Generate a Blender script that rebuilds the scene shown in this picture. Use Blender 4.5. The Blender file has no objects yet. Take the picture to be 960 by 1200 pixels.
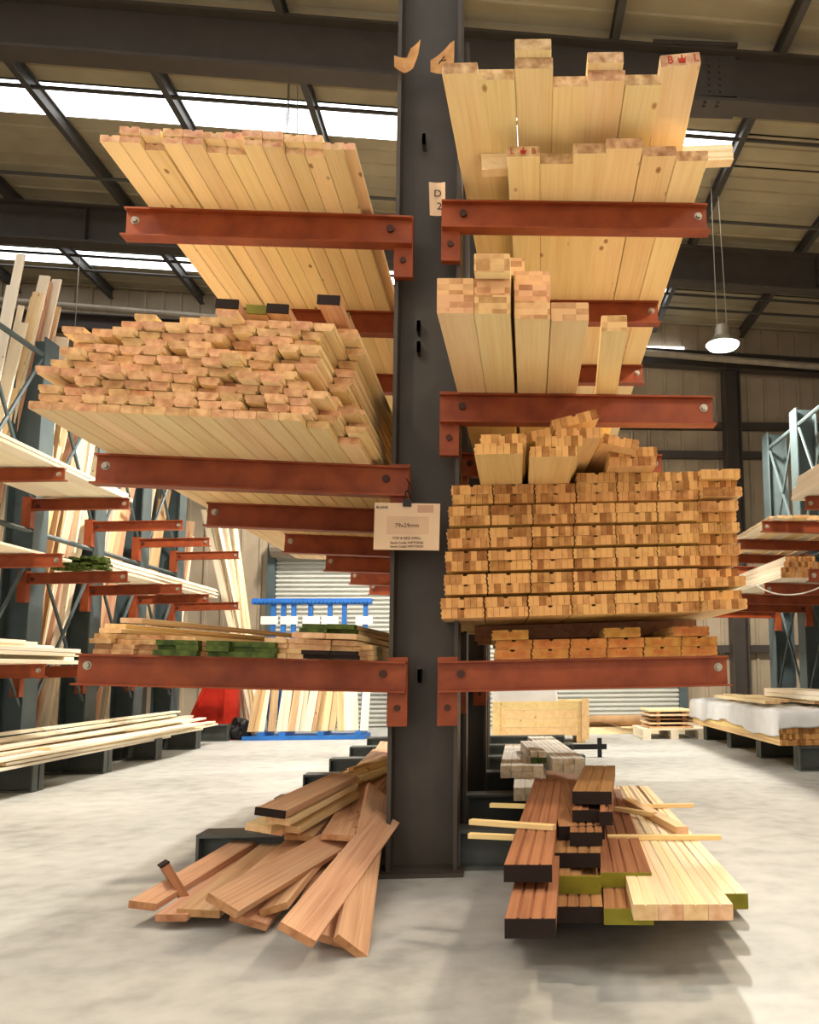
import bpy, bmesh, math, random
from mathutils import Vector, Matrix, Euler
rnd = random.Random(7)
R = math.radians
S = bpy.context.scene
COL = S.collection

# ------------------------------------------------------------------ camera, world, big lights, exposure
F_PX, CX, CY = 1000.0, 642.0, 665.0            # focal length and principal point for a 960 x 1200 frame
CAM = Vector((0.0, -3.85, 0.88))
YAW, PITCH, ROLL = math.atan(0.06), math.atan(0.12), 0.007
cf = Vector((math.sin(YAW)*math.cos(PITCH), math.cos(YAW)*math.cos(PITCH), math.sin(PITCH)))
r0 = Vector((math.cos(YAW), -math.sin(YAW), 0)); u0 = r0.cross(cf)
cr = r0*math.cos(ROLL) - u0*math.sin(ROLL)
cu = u0*math.cos(ROLL) + r0*math.sin(ROLL)
cd = bpy.data.cameras.new('camera'); cam = bpy.data.objects.new('camera', cd); COL.objects.link(cam)
m = Matrix.Identity(4)
for i in range(3):
    m[i][0], m[i][1], m[i][2], m[i][3] = cr[i], cu[i], -cf[i], CAM[i]
cam.matrix_world = m
cd.sensor_fit = 'AUTO'; cd.sensor_width = 36; cd.lens = F_PX/1200*36
cd.shift_x = (480-CX)/1200; cd.shift_y = (CY-600)/1200
cd.clip_start = 0.05; cd.clip_end = 100
S.camera = cam

w = bpy.data.worlds.new('world'); S.world = w; w.use_nodes = True
bg = w.node_tree.nodes['Background']; bg.inputs[0].default_value = (1.0, 0.93, 0.82, 1); bg.inputs[1].default_value = 1.35
S.view_settings.view_transform = 'Standard'; S.view_settings.look = 'None'
S.view_settings.exposure = 0.1; S.view_settings.gamma = 1.0; S.view_settings.use_curve_mapping = False
LAMP_W = 290.0          # each high-bay lamp
SKY_E = 4.0             # roof-light panels
LAMP_C = (1.0, 0.92, 0.80)

def ray(px, py):
    return cr*((px-CX)/F_PX) - cu*((py-CY)/F_PX) + cf
def P(px, py, Y):                # photo pixel -> point on the upright plane at distance Y
    d = ray(px, py); return CAM + d*((Y-CAM.y)/d.y)
def Pz(px, py, z):               # photo pixel -> point on the level plane at height z
    d = ray(px, py); return CAM + d*((z-CAM.z)/d.z)
def PX(px, py, Y): return P(px, py, Y).x

# ------------------------------------------------------------------ materials
def new_mat(name):
    mt = bpy.data.materials.new(name); mt.use_nodes = True
    nt = mt.node_tree; return mt, nt, nt.nodes['Principled BSDF']
def ramp(nt, stops):
    n = nt.nodes.new('ShaderNodeValToRGB'); e = n.color_ramp.elements
    while len(e) < len(stops): e.new(0.5)
    for i, (p, c) in enumerate(stops): e[i].position = p; e[i].color = (*c, 1)
    return n
def s2l(c): return tuple(((v/255)/12.92 if v/255 <= 0.04045 else ((v/255+0.055)/1.055)**2.4) for v in c)
def coords(nt, scale, rand=True):
    tc = nt.nodes.new('ShaderNodeTexCoord'); mp = nt.nodes.new('ShaderNodeMapping'); mp.inputs['Scale'].default_value = scale
    nt.links.new(tc.outputs['Object'], mp.inputs['Vector'])
    if rand:
        oi = nt.nodes.new('ShaderNodeObjectInfo'); vm = nt.nodes.new('ShaderNodeVectorMath'); vm.operation = 'MULTIPLY'
        cb = nt.nodes.new('ShaderNodeCombineXYZ')
        for k in range(3): nt.links.new(oi.outputs['Random'], cb.inputs[k])
        vm.inputs[1].default_value = (37.0, 91.0, 53.0); nt.links.new(cb.outputs[0], vm.inputs[0])
        nt.links.new(vm.outputs[0], mp.inputs['Location'])
    return mp
def vary(nt, col_out, vr=0.25, hr=0.012):
    oi = nt.nodes.new('ShaderNodeObjectInfo'); hs = nt.nodes.new('ShaderNodeHueSaturation')
    a = nt.nodes.new('ShaderNodeMapRange'); a.inputs[3].default_value = 1-vr/2; a.inputs[4].default_value = 1+vr/2
    nt.links.new(oi.outputs['Random'], a.inputs[0]); nt.links.new(a.outputs[0], hs.inputs['Value'])
    mu = nt.nodes.new('ShaderNodeMath'); mu.operation = 'MULTIPLY'; mu.inputs[1].default_value = 7.31
    fr = nt.nodes.new('ShaderNodeMath'); fr.operation = 'FRACT'
    b = nt.nodes.new('ShaderNodeMapRange'); b.inputs[3].default_value = 0.5-hr; b.inputs[4].default_value = 0.5+hr
    nt.links.new(oi.outputs['Random'], mu.inputs[0]); nt.links.new(mu.outputs[0], fr.inputs[0])
    nt.links.new(fr.outputs[0], b.inputs[0]); nt.links.new(b.outputs[0], hs.inputs['Hue'])
    nt.links.new(col_out, hs.inputs['Color']); return hs.outputs[0]
def wood(name, c1, c2, knot=None, vr=0.2, rough=0.6, knots=0.10):
    mt, nt, b = new_mat(name)
    mp = coords(nt, (9, 0.35, 9)); n1 = nt.nodes.new('ShaderNodeTexNoise'); n1.inputs['Scale'].default_value = 2.2; n1.inputs['Detail'].default_value = 5
    n1.inputs['Distortion'].default_value = 0.6
    nt.links.new(mp.outputs[0], n1.inputs['Vector'])
    mp2 = coords(nt, (90, 1.6, 90)); n2 = nt.nodes.new('ShaderNodeTexNoise'); n2.inputs['Scale'].default_value = 1.5; n2.inputs['Detail'].default_value = 2
    nt.links.new(mp2.outputs[0], n2.inputs['Vector'])
    mx = nt.nodes.new('ShaderNodeMath'); mx.operation = 'MULTIPLY_ADD'; mx.inputs[1].default_value = 0.45
    nt.links.new(n2.outputs[0], mx.inputs[0]); 
    m3 = nt.nodes.new('ShaderNodeMath'); m3.operation = 'MULTIPLY'; m3.inputs[1].default_value = 0.62
    nt.links.new(n1.outputs[0], m3.inputs[0]); nt.links.new(m3.outputs[0], mx.inputs[2])
    rp = ramp(nt, [(0.34, s2l(c2)), (0.62, s2l(c1))]); nt.links.new(mx.outputs[0], rp.inputs[0])
    out = rp.outputs[0]
    if knot:
        mk = coords(nt, (9.0, 4.2, 9.0)); vo = nt.nodes.new('ShaderNodeTexVoronoi'); vo.inputs['Scale'].default_value = 1.0
        nt.links.new(mk.outputs[0], vo.inputs['Vector'])
        rk = ramp(nt, [(0.0, (1, 1, 1)), (knots*0.55, (0.8, 0.8, 0.8)), (knots, (0, 0, 0))]); nt.links.new(vo.outputs['Distance'], rk.inputs[0])
        mi = nt.nodes.new('ShaderNodeMix'); mi.data_type = 'RGBA'
        nt.links.new(rk.outputs[0], mi.inputs['Factor']); nt.links.new(out, mi.inputs['A']); mi.inputs['B'].default_value = (*s2l(knot), 1)
        out = mi.outputs['Result']
    nt.links.new(vary(nt, out, vr), b.inputs['Base Color']); b.inputs['Roughness'].default_value = rough
    b.inputs['Specular IOR Level'].default_value = 0.25
    return mt
def endgrain(name, c1, c2, vr=0.3, strips=None, bricks=None):
    mt, nt, b = new_mat(name)
    mp = coords(nt, (1, 1, 1)); n1 = nt.nodes.new('ShaderNodeTexNoise'); n1.inputs['Scale'].default_value = 26; n1.inputs['Detail'].default_value = 3
    nt.links.new(mp.outputs[0], n1.inputs['Vector']); fac = n1.outputs[0]
    if strips or bricks:
        sx = nt.nodes.new('ShaderNodeSeparateXYZ'); nt.links.new(mp.outputs[0], sx.inputs[0])
        wn = nt.nodes.new('ShaderNodeTexWhiteNoise'); wn.noise_dimensions = '2D'; cb = nt.nodes.new('ShaderNodeCombineXYZ')
        for k, (ax, st) in enumerate(((0, strips or bricks[0]), (2, None if strips else bricks[1]))):
            dv = nt.nodes.new('ShaderNodeMath'); dv.operation = 'DIVIDE'; dv.inputs[1].default_value = st or 50.0
            fl = nt.nodes.new('ShaderNodeMath'); fl.operation = 'FLOOR'
            nt.links.new(sx.outputs[ax], dv.inputs[0]); nt.links.new(dv.outputs[0], fl.inputs[0]); nt.links.new(fl.outputs[0], cb.inputs[k])
        nt.links.new(cb.outputs[0], wn.inputs['Vector'])
        ad = nt.nodes.new('ShaderNodeMath'); ad.operation = 'MULTIPLY_ADD'; ad.inputs[1].default_value = 0.62
        h = nt.nodes.new('ShaderNodeMath'); h.operation = 'MULTIPLY'; h.inputs[1].default_value = 0.5
        nt.links.new(n1.outputs[0], h.inputs[0]); nt.links.new(wn.outputs['Value'], ad.inputs[0]); nt.links.new(h.outputs[0], ad.inputs[2]); fac = ad.outputs[0]
    rp = ramp(nt, [(0.28, s2l(c2)), (0.66, s2l(c1))]); nt.links.new(fac, rp.inputs[0])
    if strips:                                            # dark glue lines between the strips
        dv = nt.nodes.new('ShaderNodeMath'); dv.operation = 'DIVIDE'; dv.inputs[1].default_value = strips
        fr = nt.nodes.new('ShaderNodeMath'); fr.operation = 'FRACT'; lt = nt.nodes.new('ShaderNodeMath'); lt.operation = 'LESS_THAN'; lt.inputs[1].default_value = 0.09
        ms = nt.nodes.new('ShaderNodeMath'); ms.operation = 'MULTIPLY'; ms.inputs[1].default_value = 0.3
        sb = nt.nodes.new('ShaderNodeMath'); sb.operation = 'SUBTRACT'
        nt.links.new(sx.outputs[0], dv.inputs[0]); nt.links.new(dv.outputs[0], fr.inputs[0]); nt.links.new(fr.outputs[0], lt.inputs[0]); nt.links.new(lt.outputs[0], ms.inputs[0])
        nt.links.new(fac, sb.inputs[0]); nt.links.new(ms.outputs[0], sb.inputs[1]); nt.links.new(sb.outputs[0], rp.inputs[0])
        rp.color_ramp.elements.new(0.0).color = (*[v*0.55 for v in s2l(c2)], 1)
    nt.links.new(vary(nt, rp.outputs[0], vr, 0.012 if vr > 0.1 else 0.004), b.inputs['Base Color']); b.inputs['Roughness'].default_value = 0.8
    b.inputs['Specular IOR Level'].default_value = 0.15
    return mt
def plain(name, c, rough=0.6, metal=0.0, mottle=0.12, scale=6.0, c2=None, spec=0.3):
    mt, nt, b = new_mat(name)
    mp = coords(nt, (1, 1, 1)); n1 = nt.nodes.new('ShaderNodeTexNoise'); n1.inputs['Scale'].default_value = scale; n1.inputs['Detail'].default_value = 5
    nt.links.new(mp.outputs[0], n1.inputs['Vector'])
    a = s2l(c); d = s2l(c2) if c2 else tuple(v*(1-mottle*2) for v in a)
    rp = ramp(nt, [(0.35, d), (0.62, a)]); nt.links.new(n1.outputs[0], rp.inputs[0]); nt.links.new(rp.outputs[0], b.inputs['Base Color'])
    b.inputs['Roughness'].default_value = rough; b.inputs['Metallic'].default_value = metal; b.inputs['Specular IOR Level'].default_value = spec
    return mt
def emit(name, c, e):
    mt, nt, b = new_mat(name); b.inputs['Base Color'].default_value = (*c, 1)
    b.inputs['Emission Color'].default_value = (*c, 1); b.inputs['Emission Strength'].default_value = e; return mt

M = {}
M['pine'] = wood('pine', (250, 226, 178), (238, 206, 150), (150, 98, 52), 0.16)
M['pine_end'] = endgrain('pine_end', (232, 196, 150), (206, 158, 112), 0.2)
M['pine_blush_end'] = endgrain('pine_blush_end', (228, 186, 146), (194, 132, 98), 0.2)
M['infill'] = wood('infill_pine', (248, 222, 172), (236, 202, 146), None, 0.16)
M['infill_end'] = endgrain('infill_end', (222, 176, 128), (178, 126, 86), 0.26)
M['spruce'] = wood('spruce', (252, 230, 182), (240, 208, 150), (168, 112, 56), 0.12, knots=0.13)
M['spruce_end'] = endgrain('spruce_end', (222, 184, 140), (160, 116, 78), 0.26)
M['glulam'] = wood('glulam', (250, 228, 178), (240, 208, 152), None, 0.12)
M['glulam_end'] = endgrain('glulam_end', (212, 166, 118), (168, 120, 78), 0.2, bricks=(0.05, 0.0225))
M['strip'] = wood('strip_pine', (244, 212, 152), (230, 190, 126), None, 0.12)
M['strip_end'] = endgrain('strip_end', (216, 162, 100), (150, 98, 52), 0.07, strips=0.0265)
M['stamp_end'] = endgrain('stamped_end', (196, 138, 72), (164, 104, 52), 0.16)
M['white_wood'] = wood('white_wood', (252, 242, 220), (242, 222, 188), (190, 150, 104), 0.14, knots=0.08)
M['primed'] = wood('primed_white', (252, 250, 244), (244, 240, 230), None, 0.05)
M['primed_end'] = endgrain('primed_end', (244, 232, 208), (214, 190, 150), 0.1)
M['white_end'] = endgrain('white_wood_end', (240, 214, 170), (208, 164, 112), 0.2)
M['rough'] = wood('rough_board', (222, 190, 146), (184, 142, 98), (120, 80, 50), 0.34)
M['rough_end'] = endgrain('rough_end', (206, 164, 116), (150, 104, 66), 0.3)
M['cedar'] = wood('red_hardwood', (222, 178, 142), (190, 138, 104), None, 0.24)
M['cedar_end'] = endgrain('red_hardwood_end', (196, 146, 104), (150, 100, 66), 0.2)
M['brown'] = wood('brown_hardwood', (166, 118, 78), (128, 84, 54), None, 0.16)
M['tan'] = wood('tan_decking', (248, 226, 186), (236, 206, 160), None, 0.1)
M['ply'] = wood('packing_ply', (244, 214, 156), (226, 188, 124), (130, 84, 40), 0.1)
M['sealed'] = plain('dark_end_seal', (36, 22, 16), 0.8)
M['olive'] = plain('olive_paint', (138, 130, 30), 0.6, c2=(98, 92, 16))
M['green'] = plain('green_paint', (80, 96, 30), 0.6, c2=(46, 62, 18), scale=24)
M['orange'] = plain('red_oxide_paint', (150, 72, 36), 0.5, c2=(128, 56, 28), scale=9)
M['column'] = plain('grey_steel_paint', (72, 64, 56), 0.45, mottle=0.08, scale=5)
M['steel'] = plain('bolt_steel', (176, 168, 152), 0.4, 0.6)
M['rust'] = plain('dark_bolt', (70, 40, 30), 0.6)
M['bluegrey'] = plain('bluegrey_steel_paint', (80, 93, 95), 0.5, mottle=0.1)
M['basegrey'] = plain('base_steel', (84, 88, 84), 0.5, mottle=0.12)
M['rafter'] = plain('rafter_paint', (70, 63, 57), 0.5, mottle=0.06)
M['purlin'] = plain('purlin_paint', (72, 68, 64), 0.5, mottle=0.06)
M['redsteel'] = plain('red_panel_paint', (212, 54, 34), 0.5, c2=(186, 38, 22), scale=5)
M['bluepaint'] = plain('blue_paint', (50, 120, 205), 0.45)
M['whiteplate'] = plain('white_plate', (240, 240, 236), 0.5, mottle=0.02)
M['card'] = plain('kraft_card', (222, 190, 156), 0.8, mottle=0.05)
M['cardink'] = plain('card_ink', (92, 66, 52), 0.8, mottle=0.02)
M['cardtint'] = plain('card_tint', (206, 172, 140), 0.8, mottle=0.03)
M['cardgrey'] = plain('card_stamp_tint', (188, 150, 124), 0.8, mottle=0.05)
M['paper'] = plain('torn_paper', (206, 158, 104), 0.8, c2=(176, 126, 78), scale=14)
M['ink'] = plain('black_marker', (34, 26, 24), 0.7)
M['redink'] = plain('red_stencil', (186, 52, 36), 0.8)
M['faintink'] = plain('faded_red_stencil', (190, 92, 44), 0.8, scale=60, c2=(200, 128, 66))
M['black'] = plain('black_plastic', (26, 24, 26), 0.4)
M['plastic'] = plain('white_wrap', (236, 238, 240), 0.35, mottle=0.05, scale=4)
M['whitecord'] = plain('pale_cord', (226, 220, 205), 0.6)
M['pipe'] = plain('grey_pipe', (158, 146, 128), 0.5)
M['kraft'] = plain('brown_paper', (176, 140, 100), 0.8)
M['lamp'] = emit('lamp_glass', (1.0, 0.95, 0.86), 60.0)
M['skylight'] = emit('rooflight', (0.95, 0.98, 1.0), SKY_E)
def floor_mat():
    mt, nt, b = new_mat('concrete_floor')
    mp = coords(nt, (1, 1, 1), False)
    n1 = nt.nodes.new('ShaderNodeTexNoise'); n1.inputs['Scale'].default_value = 0.9; n1.inputs['Detail'].default_value = 8; n1.inputs['Roughness'].default_value = 0.6
    mp2 = coords(nt, (7.0, 7.0, 1), False); n2 = nt.nodes.new('ShaderNodeTexNoise'); n2.inputs['Scale'].default_value = 1.1; n2.inputs['Detail'].default_value = 5
    nt.links.new(mp.outputs[0], n1.inputs['Vector']); nt.links.new(mp2.outputs[0], n2.inputs['Vector'])
    ad = nt.nodes.new('ShaderNodeMath'); ad.operation = 'MULTIPLY_ADD'; ad.inputs[1].default_value = 0.5
    h = nt.nodes.new('ShaderNodeMath'); h.operation = 'MULTIPLY'; h.inputs[1].default_value = 0.5
    ad.inputs[1].default_value = 0.5
    nt.links.new(n1.outputs[0], ad.inputs[0]); nt.links.new(n2.outputs[0], h.inputs[0]); nt.links.new(h.outputs[0], ad.inputs[2])
    rp = ramp(nt, [(0.36, s2l((158, 159, 155))), (0.5, s2l((182, 183, 179))), (0.64, s2l((194, 195, 191)))])
    nt.links.new(ad.outputs[0], rp.inputs[0]); nt.links.new(rp.outputs[0], b.inputs['Base Color'])
    rr = nt.nodes.new('ShaderNodeMapRange'); rr.inputs[3].default_value = 0.35; rr.inputs[4].default_value = 0.6
    nt.links.new(n1.outputs[0], rr.inputs[0]); nt.links.new(rr.outputs[0], b.inputs['Roughness']); b.inputs['Specular IOR Level'].default_value = 0.3
    return mt
M['floor'] = floor_mat()
M['roofsheet'] = plain('roof_sheet', (168, 156, 128), 0.55, c2=(150, 138, 112), scale=1.2)
M['cladding'] = plain('wall_cladding', (178, 162, 138), 0.55, c2=(160, 144, 122), scale=1.5)
M['shutter'] = plain('shutter_steel', (206, 206, 198), 0.45, mottle=0.05, scale=2)

# ------------------------------------------------------------------ object helpers
def tag(o, label=None, cat=None, group=None, kind=None):
    if label: o['label'] = label
    if cat: o['category'] = cat
    if group: o['group'] = group
    if kind: o['kind'] = kind
    return o
def empty(name, loc, label=None, cat=None, group=None, rot=(0, 0, 0), kind=None):
    o = bpy.data.objects.new(name, None); COL.objects.link(o); o.location = loc; o.rotation_euler = rot; o.empty_display_size = 0.1
    return tag(o, label, cat, group, kind)
class MB:
    def __init__(s): s.bm = bmesh.new()
    def box(s, x0, x1, y0, y1, z0, z1, mi=0, mat=None):
        v = [s.bm.verts.new(c) for c in ((x0,y0,z0),(x1,y0,z0),(x1,y1,z0),(x0,y1,z0),(x0,y0,z1),(x1,y0,z1),(x1,y1,z1),(x0,y1,z1))]
        for q in ((0,3,2,1),(4,5,6,7),(0,1,5,4),(1,2,6,5),(2,3,7,6),(3,0,4,7)):
            f = s.bm.faces.new([v[i] for i in q]); f.material_index = mi
        if mat:
            for x in v: x.co = mat @ x.co
        return s
    def prism(s, pts, axis, a, b, mi=0, end=None):        # polygon swept along an axis; pts are the other two coordinates
        def mk(p, t):
            return {'x': (t, p[0], p[1]), 'y': (p[0], t, p[1]), 'z': (p[0], p[1], t)}[axis]
        A = [s.bm.verts.new(mk(p, a)) for p in pts]; B = [s.bm.verts.new(mk(p, b)) for p in pts]; n = len(pts)
        fs = [s.bm.faces.new(A), s.bm.faces.new(list(reversed(B)))]
        for f in fs: f.material_index = mi if end is None else end
        for i in range(n):
            f = s.bm.faces.new((A[i], B[i], B[(i+1) % n], A[(i+1) % n])); f.material_index = mi
        return s
    def tube(s, p0, p1, r, n=10, mi=0, r2=None):
        p0, p1 = Vector(p0), Vector(p1); d = (p1-p0); q = d.to_track_quat('Z', 'Y'); r2 = r if r2 is None else r2
        A = [s.bm.verts.new(p0 + q @ Vector((r*math.cos(2*math.pi*i/n), r*math.sin(2*math.pi*i/n), 0))) for i in range(n)]
        B = [s.bm.verts.new(p1 + q @ Vector((r2*math.cos(2*math.pi*i/n), r2*math.sin(2*math.pi*i/n), 0))) for i in range(n)]
        s.bm.faces.new(list(reversed(A))).material_index = mi; s.bm.faces.new(B).material_index = mi
        for i in range(n): s.bm.faces.new((A[i], A[(i+1) % n], B[(i+1) % n], B[i])).material_index = mi
        return s
    def mesh(s, name, mats):
        bmesh.ops.recalc_face_normals(s.bm, faces=s.bm.faces)
        me = bpy.data.meshes.new(name); s.bm.to_mesh(me); s.bm.free()
        for q in (mats if isinstance(mats, (list, tuple)) else [mats]): me.materials.append(q)
        return me
    def build(s, name, mats, parent=None, loc=(0, 0, 0), rot=(0, 0, 0)):
        return link(name, s.mesh(name, mats), parent, loc, rot)
def link(name, me, parent=None, loc=(0, 0, 0), rot=(0, 0, 0)):
    o = bpy.data.objects.new(name, me); COL.objects.link(o); o.location = loc; o.rotation_euler = rot
    if parent: o.parent = parent
    return o
def struct(name, mb, mats): return tag(mb.build(name, mats), kind='structure')
def curve_tube(name, pts, r, mat, parent=None, cyclic=False):
    cu_ = bpy.data.curves.new(name, 'CURVE'); cu_.dimensions = '3D'; cu_.bevel_depth = r; cu_.bevel_resolution = 2; cu_.use_fill_caps = True
    sp = cu_.splines.new('POLY'); sp.points.add(len(pts)-1)
    for q, p in zip(sp.points, pts): q.co = (*p, 1)
    tmp = bpy.data.objects.new(name, cu_); COL.objects.link(tmp)
    bpy.context.view_layer.update()
    me = bpy.data.meshes.new_from_object(tmp.evaluated_get(bpy.context.evaluated_depsgraph_get())); me.name = name
    bpy.data.objects.remove(tmp); me.materials.clear(); me.materials.append(mat)
    return link(name, me, parent)
TXT = {}
def text_mesh(body, size, mat, thick=0.0006, align='CENTER'):
    k = (body, size, mat.name, align)
    if k in TXT: return TXT[k]
    c = bpy.data.curves.new('lettering', 'FONT'); c.body = body; c.size = size; c.align_x = align; c.align_y = 'CENTER'; c.extrude = thick; c.space_line = 0.9
    tmp = bpy.data.objects.new('lettering', c); COL.objects.link(tmp); bpy.context.view_layer.update()
    me = bpy.data.meshes.new_from_object(tmp.evaluated_get(bpy.context.evaluated_depsgraph_get())); bpy.data.objects.remove(tmp)
    me.materials.clear(); me.materials.append(mat); TXT[k] = me; return me
FACE = (R(90), 0, 0)           # lettering that faces the camera side (-Y)

# ------------------------------------------------------------------ timber helpers
PROF = {}
def rect(w, t, c=0.0015): return [(c,0),(w-c,0),(w,c),(w,t-c),(w-c,t),(c,t),(0,t-c),(0,c)]
def lipped(w, t): return [(0.0015,0),(w-0.0015,0),(w,0.0015),(w,t-0.002),(w-0.002,t),(w*0.62,t),(w*0.60,t-0.006),(w*0.42,t-0.006),(w*0.40,t),(0.002,t),(0,t-0.002),(0,0.0015)]
def infill(w, t): return [(0.007,0),(w-0.009,0),(w-0.009,t*0.3),(w-0.001,t*0.36),(w,t-0.002),(w-0.002,t),(0.002,t),(0,t-0.002),(0.001,t*0.36),(0.007,t*0.3)]
def notched(w, t): 
    a, d = 0.009, 0.008
    return [(0,0),(w-0.003,0),(w,t*0.3),(w-0.005,t*0.5),(w,t*0.7),(w-0.003,t),(w/2+a,t),(w/2+a,t-d),(w/2-a,t-d),(w/2-a,t),(0.002,t),(0.005,t*0.75),(-0.002,t*0.55),(0.004,t*0.3)]
def grooved(w, t, n=4, g=0.005, d=0.006):
    pts = [(0,0),(w,0),(w,t)]
    for i in range(n-1, 0, -1):
        x = w*i/n; pts += [(x+g,t),(x,t-d),(x-g,t)]
    return pts + [(0,t)]
def stepped(w, t): return [(0,0),(w,0),(w,t*0.55),(w*0.62,t*0.62),(w*0.58,t*0.82),(w*0.36,t*0.86),(w*0.33,t),(0,t)]
BM = {}
def board_mesh(key, prof, L, mats):
    k = (key, round(L, 3), mats[0].name, mats[1].name)
    if k not in BM:
        BM[k] = MB().prism(prof, 'y', 0, L, 0, 1).mesh(key, mats)
    return BM[k]
def board(name, key, prof, L, loc, mats, label, group=None, yaw=0.0, roll=0.0, pitch=0.0, cat='board'):
    o = link(name, board_mesh(key, prof, L, mats), None, loc)
    o.rotation_mode = 'YXZ'; o.rotation_euler = (pitch, roll, yaw)
    return tag(o, label, cat, group)
def painted_end(o, w, t, depth, mat, label, fat=0.0012):
    k = ('cap', round(w, 3), round(t, 3), depth, mat.name)
    if k not in BM: BM[k] = MB().box(-fat, w+fat, -0.002, depth, -fat*0.3, t+fat).mesh('painted_end', mat)
    c = link('painted_end', BM[k], o); c['label'] = label; return c
def plank(name, p0, p1, w, t, mats, label, group=None, roll=0.0, cat='board', prof=None, key=None):
    p0, p1 = Vector(p0), Vector(p1); d = p1-p0; L = d.length
    o = link(name, board_mesh(key or 'plank%.3f_%.3f' % (w, t), prof or [(x-w/2, z) for x, z in rect(w, t)], round(L, 3), mats))
    y = d.normalized(); x = y.cross(Vector((0, 0, 1)))
    if x.length < 1e-4: x = Vector((1, 0, 0))
    x.normalize(); z = x.cross(y)
    mm = Matrix((x, y, z)).transposed() @ Matrix.Rotation(roll, 3, 'Y')
    o.matrix_world = Matrix.Translation(p0) @ mm.to_4x4()
    return tag(o, label, cat, group)
ORD = ['zeroth','first','second','third','fourth','fifth','sixth','seventh','eighth','ninth','tenth','eleventh','twelfth','thirteenth','fourteenth','fifteenth','sixteenth','seventeenth','eighteenth','nineteenth','twentieth']
def j(a): return rnd.uniform(-a, a)
# ------------------------------------------------------------------ the building
SL = 0.047                                     # roof pitch, falling to the right
def roof_z(x): return 6.94 - SL*x
fb = MB(); fb.box(-9, 7, -9, 10.2, -0.1, 0); struct('floor', fb, M['floor'])
def clad(axis_len0, axis_len1, z0, z1, flip=False):
    pts = []; x = axis_len0; 
    while x < axis_len1:
        for dx, dy in ((0, 0), (0.22, 0), (0.235, -0.03), (0.275, -0.03), (0.29, 0)): pts.append((min(x+dx, axis_len1), dy))
        x += 0.29
    return pts
def clad_wall(name, a0, a1, z0, ztop, place):
    pts = clad(a0, a1, 0, 0); bm = bmesh.new(); rows = []
    for a, d in pts: rows.append((bm.verts.new(place(a, d, z0)), bm.verts.new(place(a, d, ztop(a)))))
    back = [(bm.verts.new(place(a, 0.05, z0)), bm.verts.new(place(a, 0.05, ztop(a)))) for a in (a0, a1)]
    for p, q in zip(rows, rows[1:]):
        if (p[0].co-q[0].co).length > 1e-6: bm.faces.new((p[0], q[0], q[1], p[1]))
    bm.faces.new((back[0][0], back[0][1], back[1][1], back[1][0]))
    o = MB(); o.bm.free(); o.bm = bm
    return struct(name, o, M['cladding'])
clad_wall('wall_back', -9, 7, 0, lambda a: roof_z(a)-0.02, lambda a, d, z: (a, 10.1+d, z))
clad_wall('wall_left', -9, 10.1, 0, lambda a: roof_z(-9)-0.02, lambda a, d, z: (-9-d*1.0, a, z))
clad_wall('wall_right', -9, 10.1, 0, lambda a: roof_z(7)-0.02, lambda a, d, z: (7+d, a, z))
# roof: ribbed sheets with strips of roof-light let in
strips = [(-6.0, -5.0), (-2.6, -1.6), (0.9, 1.7), (4.88, 5.48), (8.78, 9.28)]  # first three strips are out of view, added to light the packs
def sheet(name, y0, y1, x0, x1, mat):
    bm = bmesh.new(); prof = []; y = y0
    while y < y1-1e-6:
        for dy, dz in ((0, 0), (0.21, 0), (0.22, -0.02), (0.26, -0.02), (0.27, 0)): prof.append((min(y+dy, y1), dz))
        y += 0.27
    prev = None
    for y, dz in prof:
        cur = (bm.verts.new((x0, y, roof_z(x0)+dz)), bm.verts.new((x1, y, roof_z(x1)+dz)))
        if prev and (cur[0].co-prev[0].co).length > 1e-6: bm.faces.new((prev[0], prev[1], cur[1], cur[0]))
        prev = cur
    o = MB(); o.bm.free(); o.bm = bm
    return struct(name, o, mat)
ys = [-9.0] + [v for s_ in strips for v in s_] + [10.15]
rb = bmesh.new()
ci = 0
for a, b in zip(ys[0::2], ys[1::2]):
    sheet('ceiling' if ci == 0 else 'ceiling.%03d' % ci, a, b, -9, 7, M['roofsheet']); ci += 1
for k, (a, b) in enumerate(strips):
    x0, x1 = (-9, 2.68) if a > 0 else (-9, 7)
    mb = MB(); mb.prism([(x0, roof_z(x0)), (x1, roof_z(x1)), (x1, roof_z(x1)+0.02), (x0, roof_z(x0)+0.02)], 'y', a, b)
    struct('window_%d' % (k+1), mb, M['skylight'])
    if x1 < 7: sheet('ceiling.%03d' % ci, a, b, x1, 7, M['roofsheet']); ci += 1
# a narrow slit of daylight under the eaves
mb = MB(); p = P(756, 407, 10.0); q = P(802, 411, 10.0); mb.box(p.x, q.x, 10.0, 10.03, q.z, p.z+0.02); struct('window_6', mb, M['skylight'])
def ibeam_x(mb, x0, x1, yc, ztop0, ztop1, h, fw, ft=0.02, wt=0.015):
    for (ya, yb, za, zb) in ((-fw/2, fw/2, -ft, 0), (-fw/2, fw/2, -h, -h+ft), (-wt/2, wt/2, -h+ft, -ft)):
        mb.bm.verts.ensure_lookup_table()
        v = [mb.bm.verts.new(c) for c in ((x0,yc+ya,ztop0+za),(x1,yc+ya,ztop1+za),(x1,yc+yb,ztop1+za),(x0,yc+yb,ztop0+za),(x0,yc+ya,ztop0+zb),(x1,yc+ya,ztop1+zb),(x1,yc+yb,ztop1+zb),(x0,yc+yb,ztop0+zb))]
        for f in ((0,3,2,1),(4,5,6,7),(0,1,5,4),(1,2,6,5),(2,3,7,6),(3,0,4,7)): mb.bm.faces.new([v[i] for i in f])
PUR = 0.19
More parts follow.
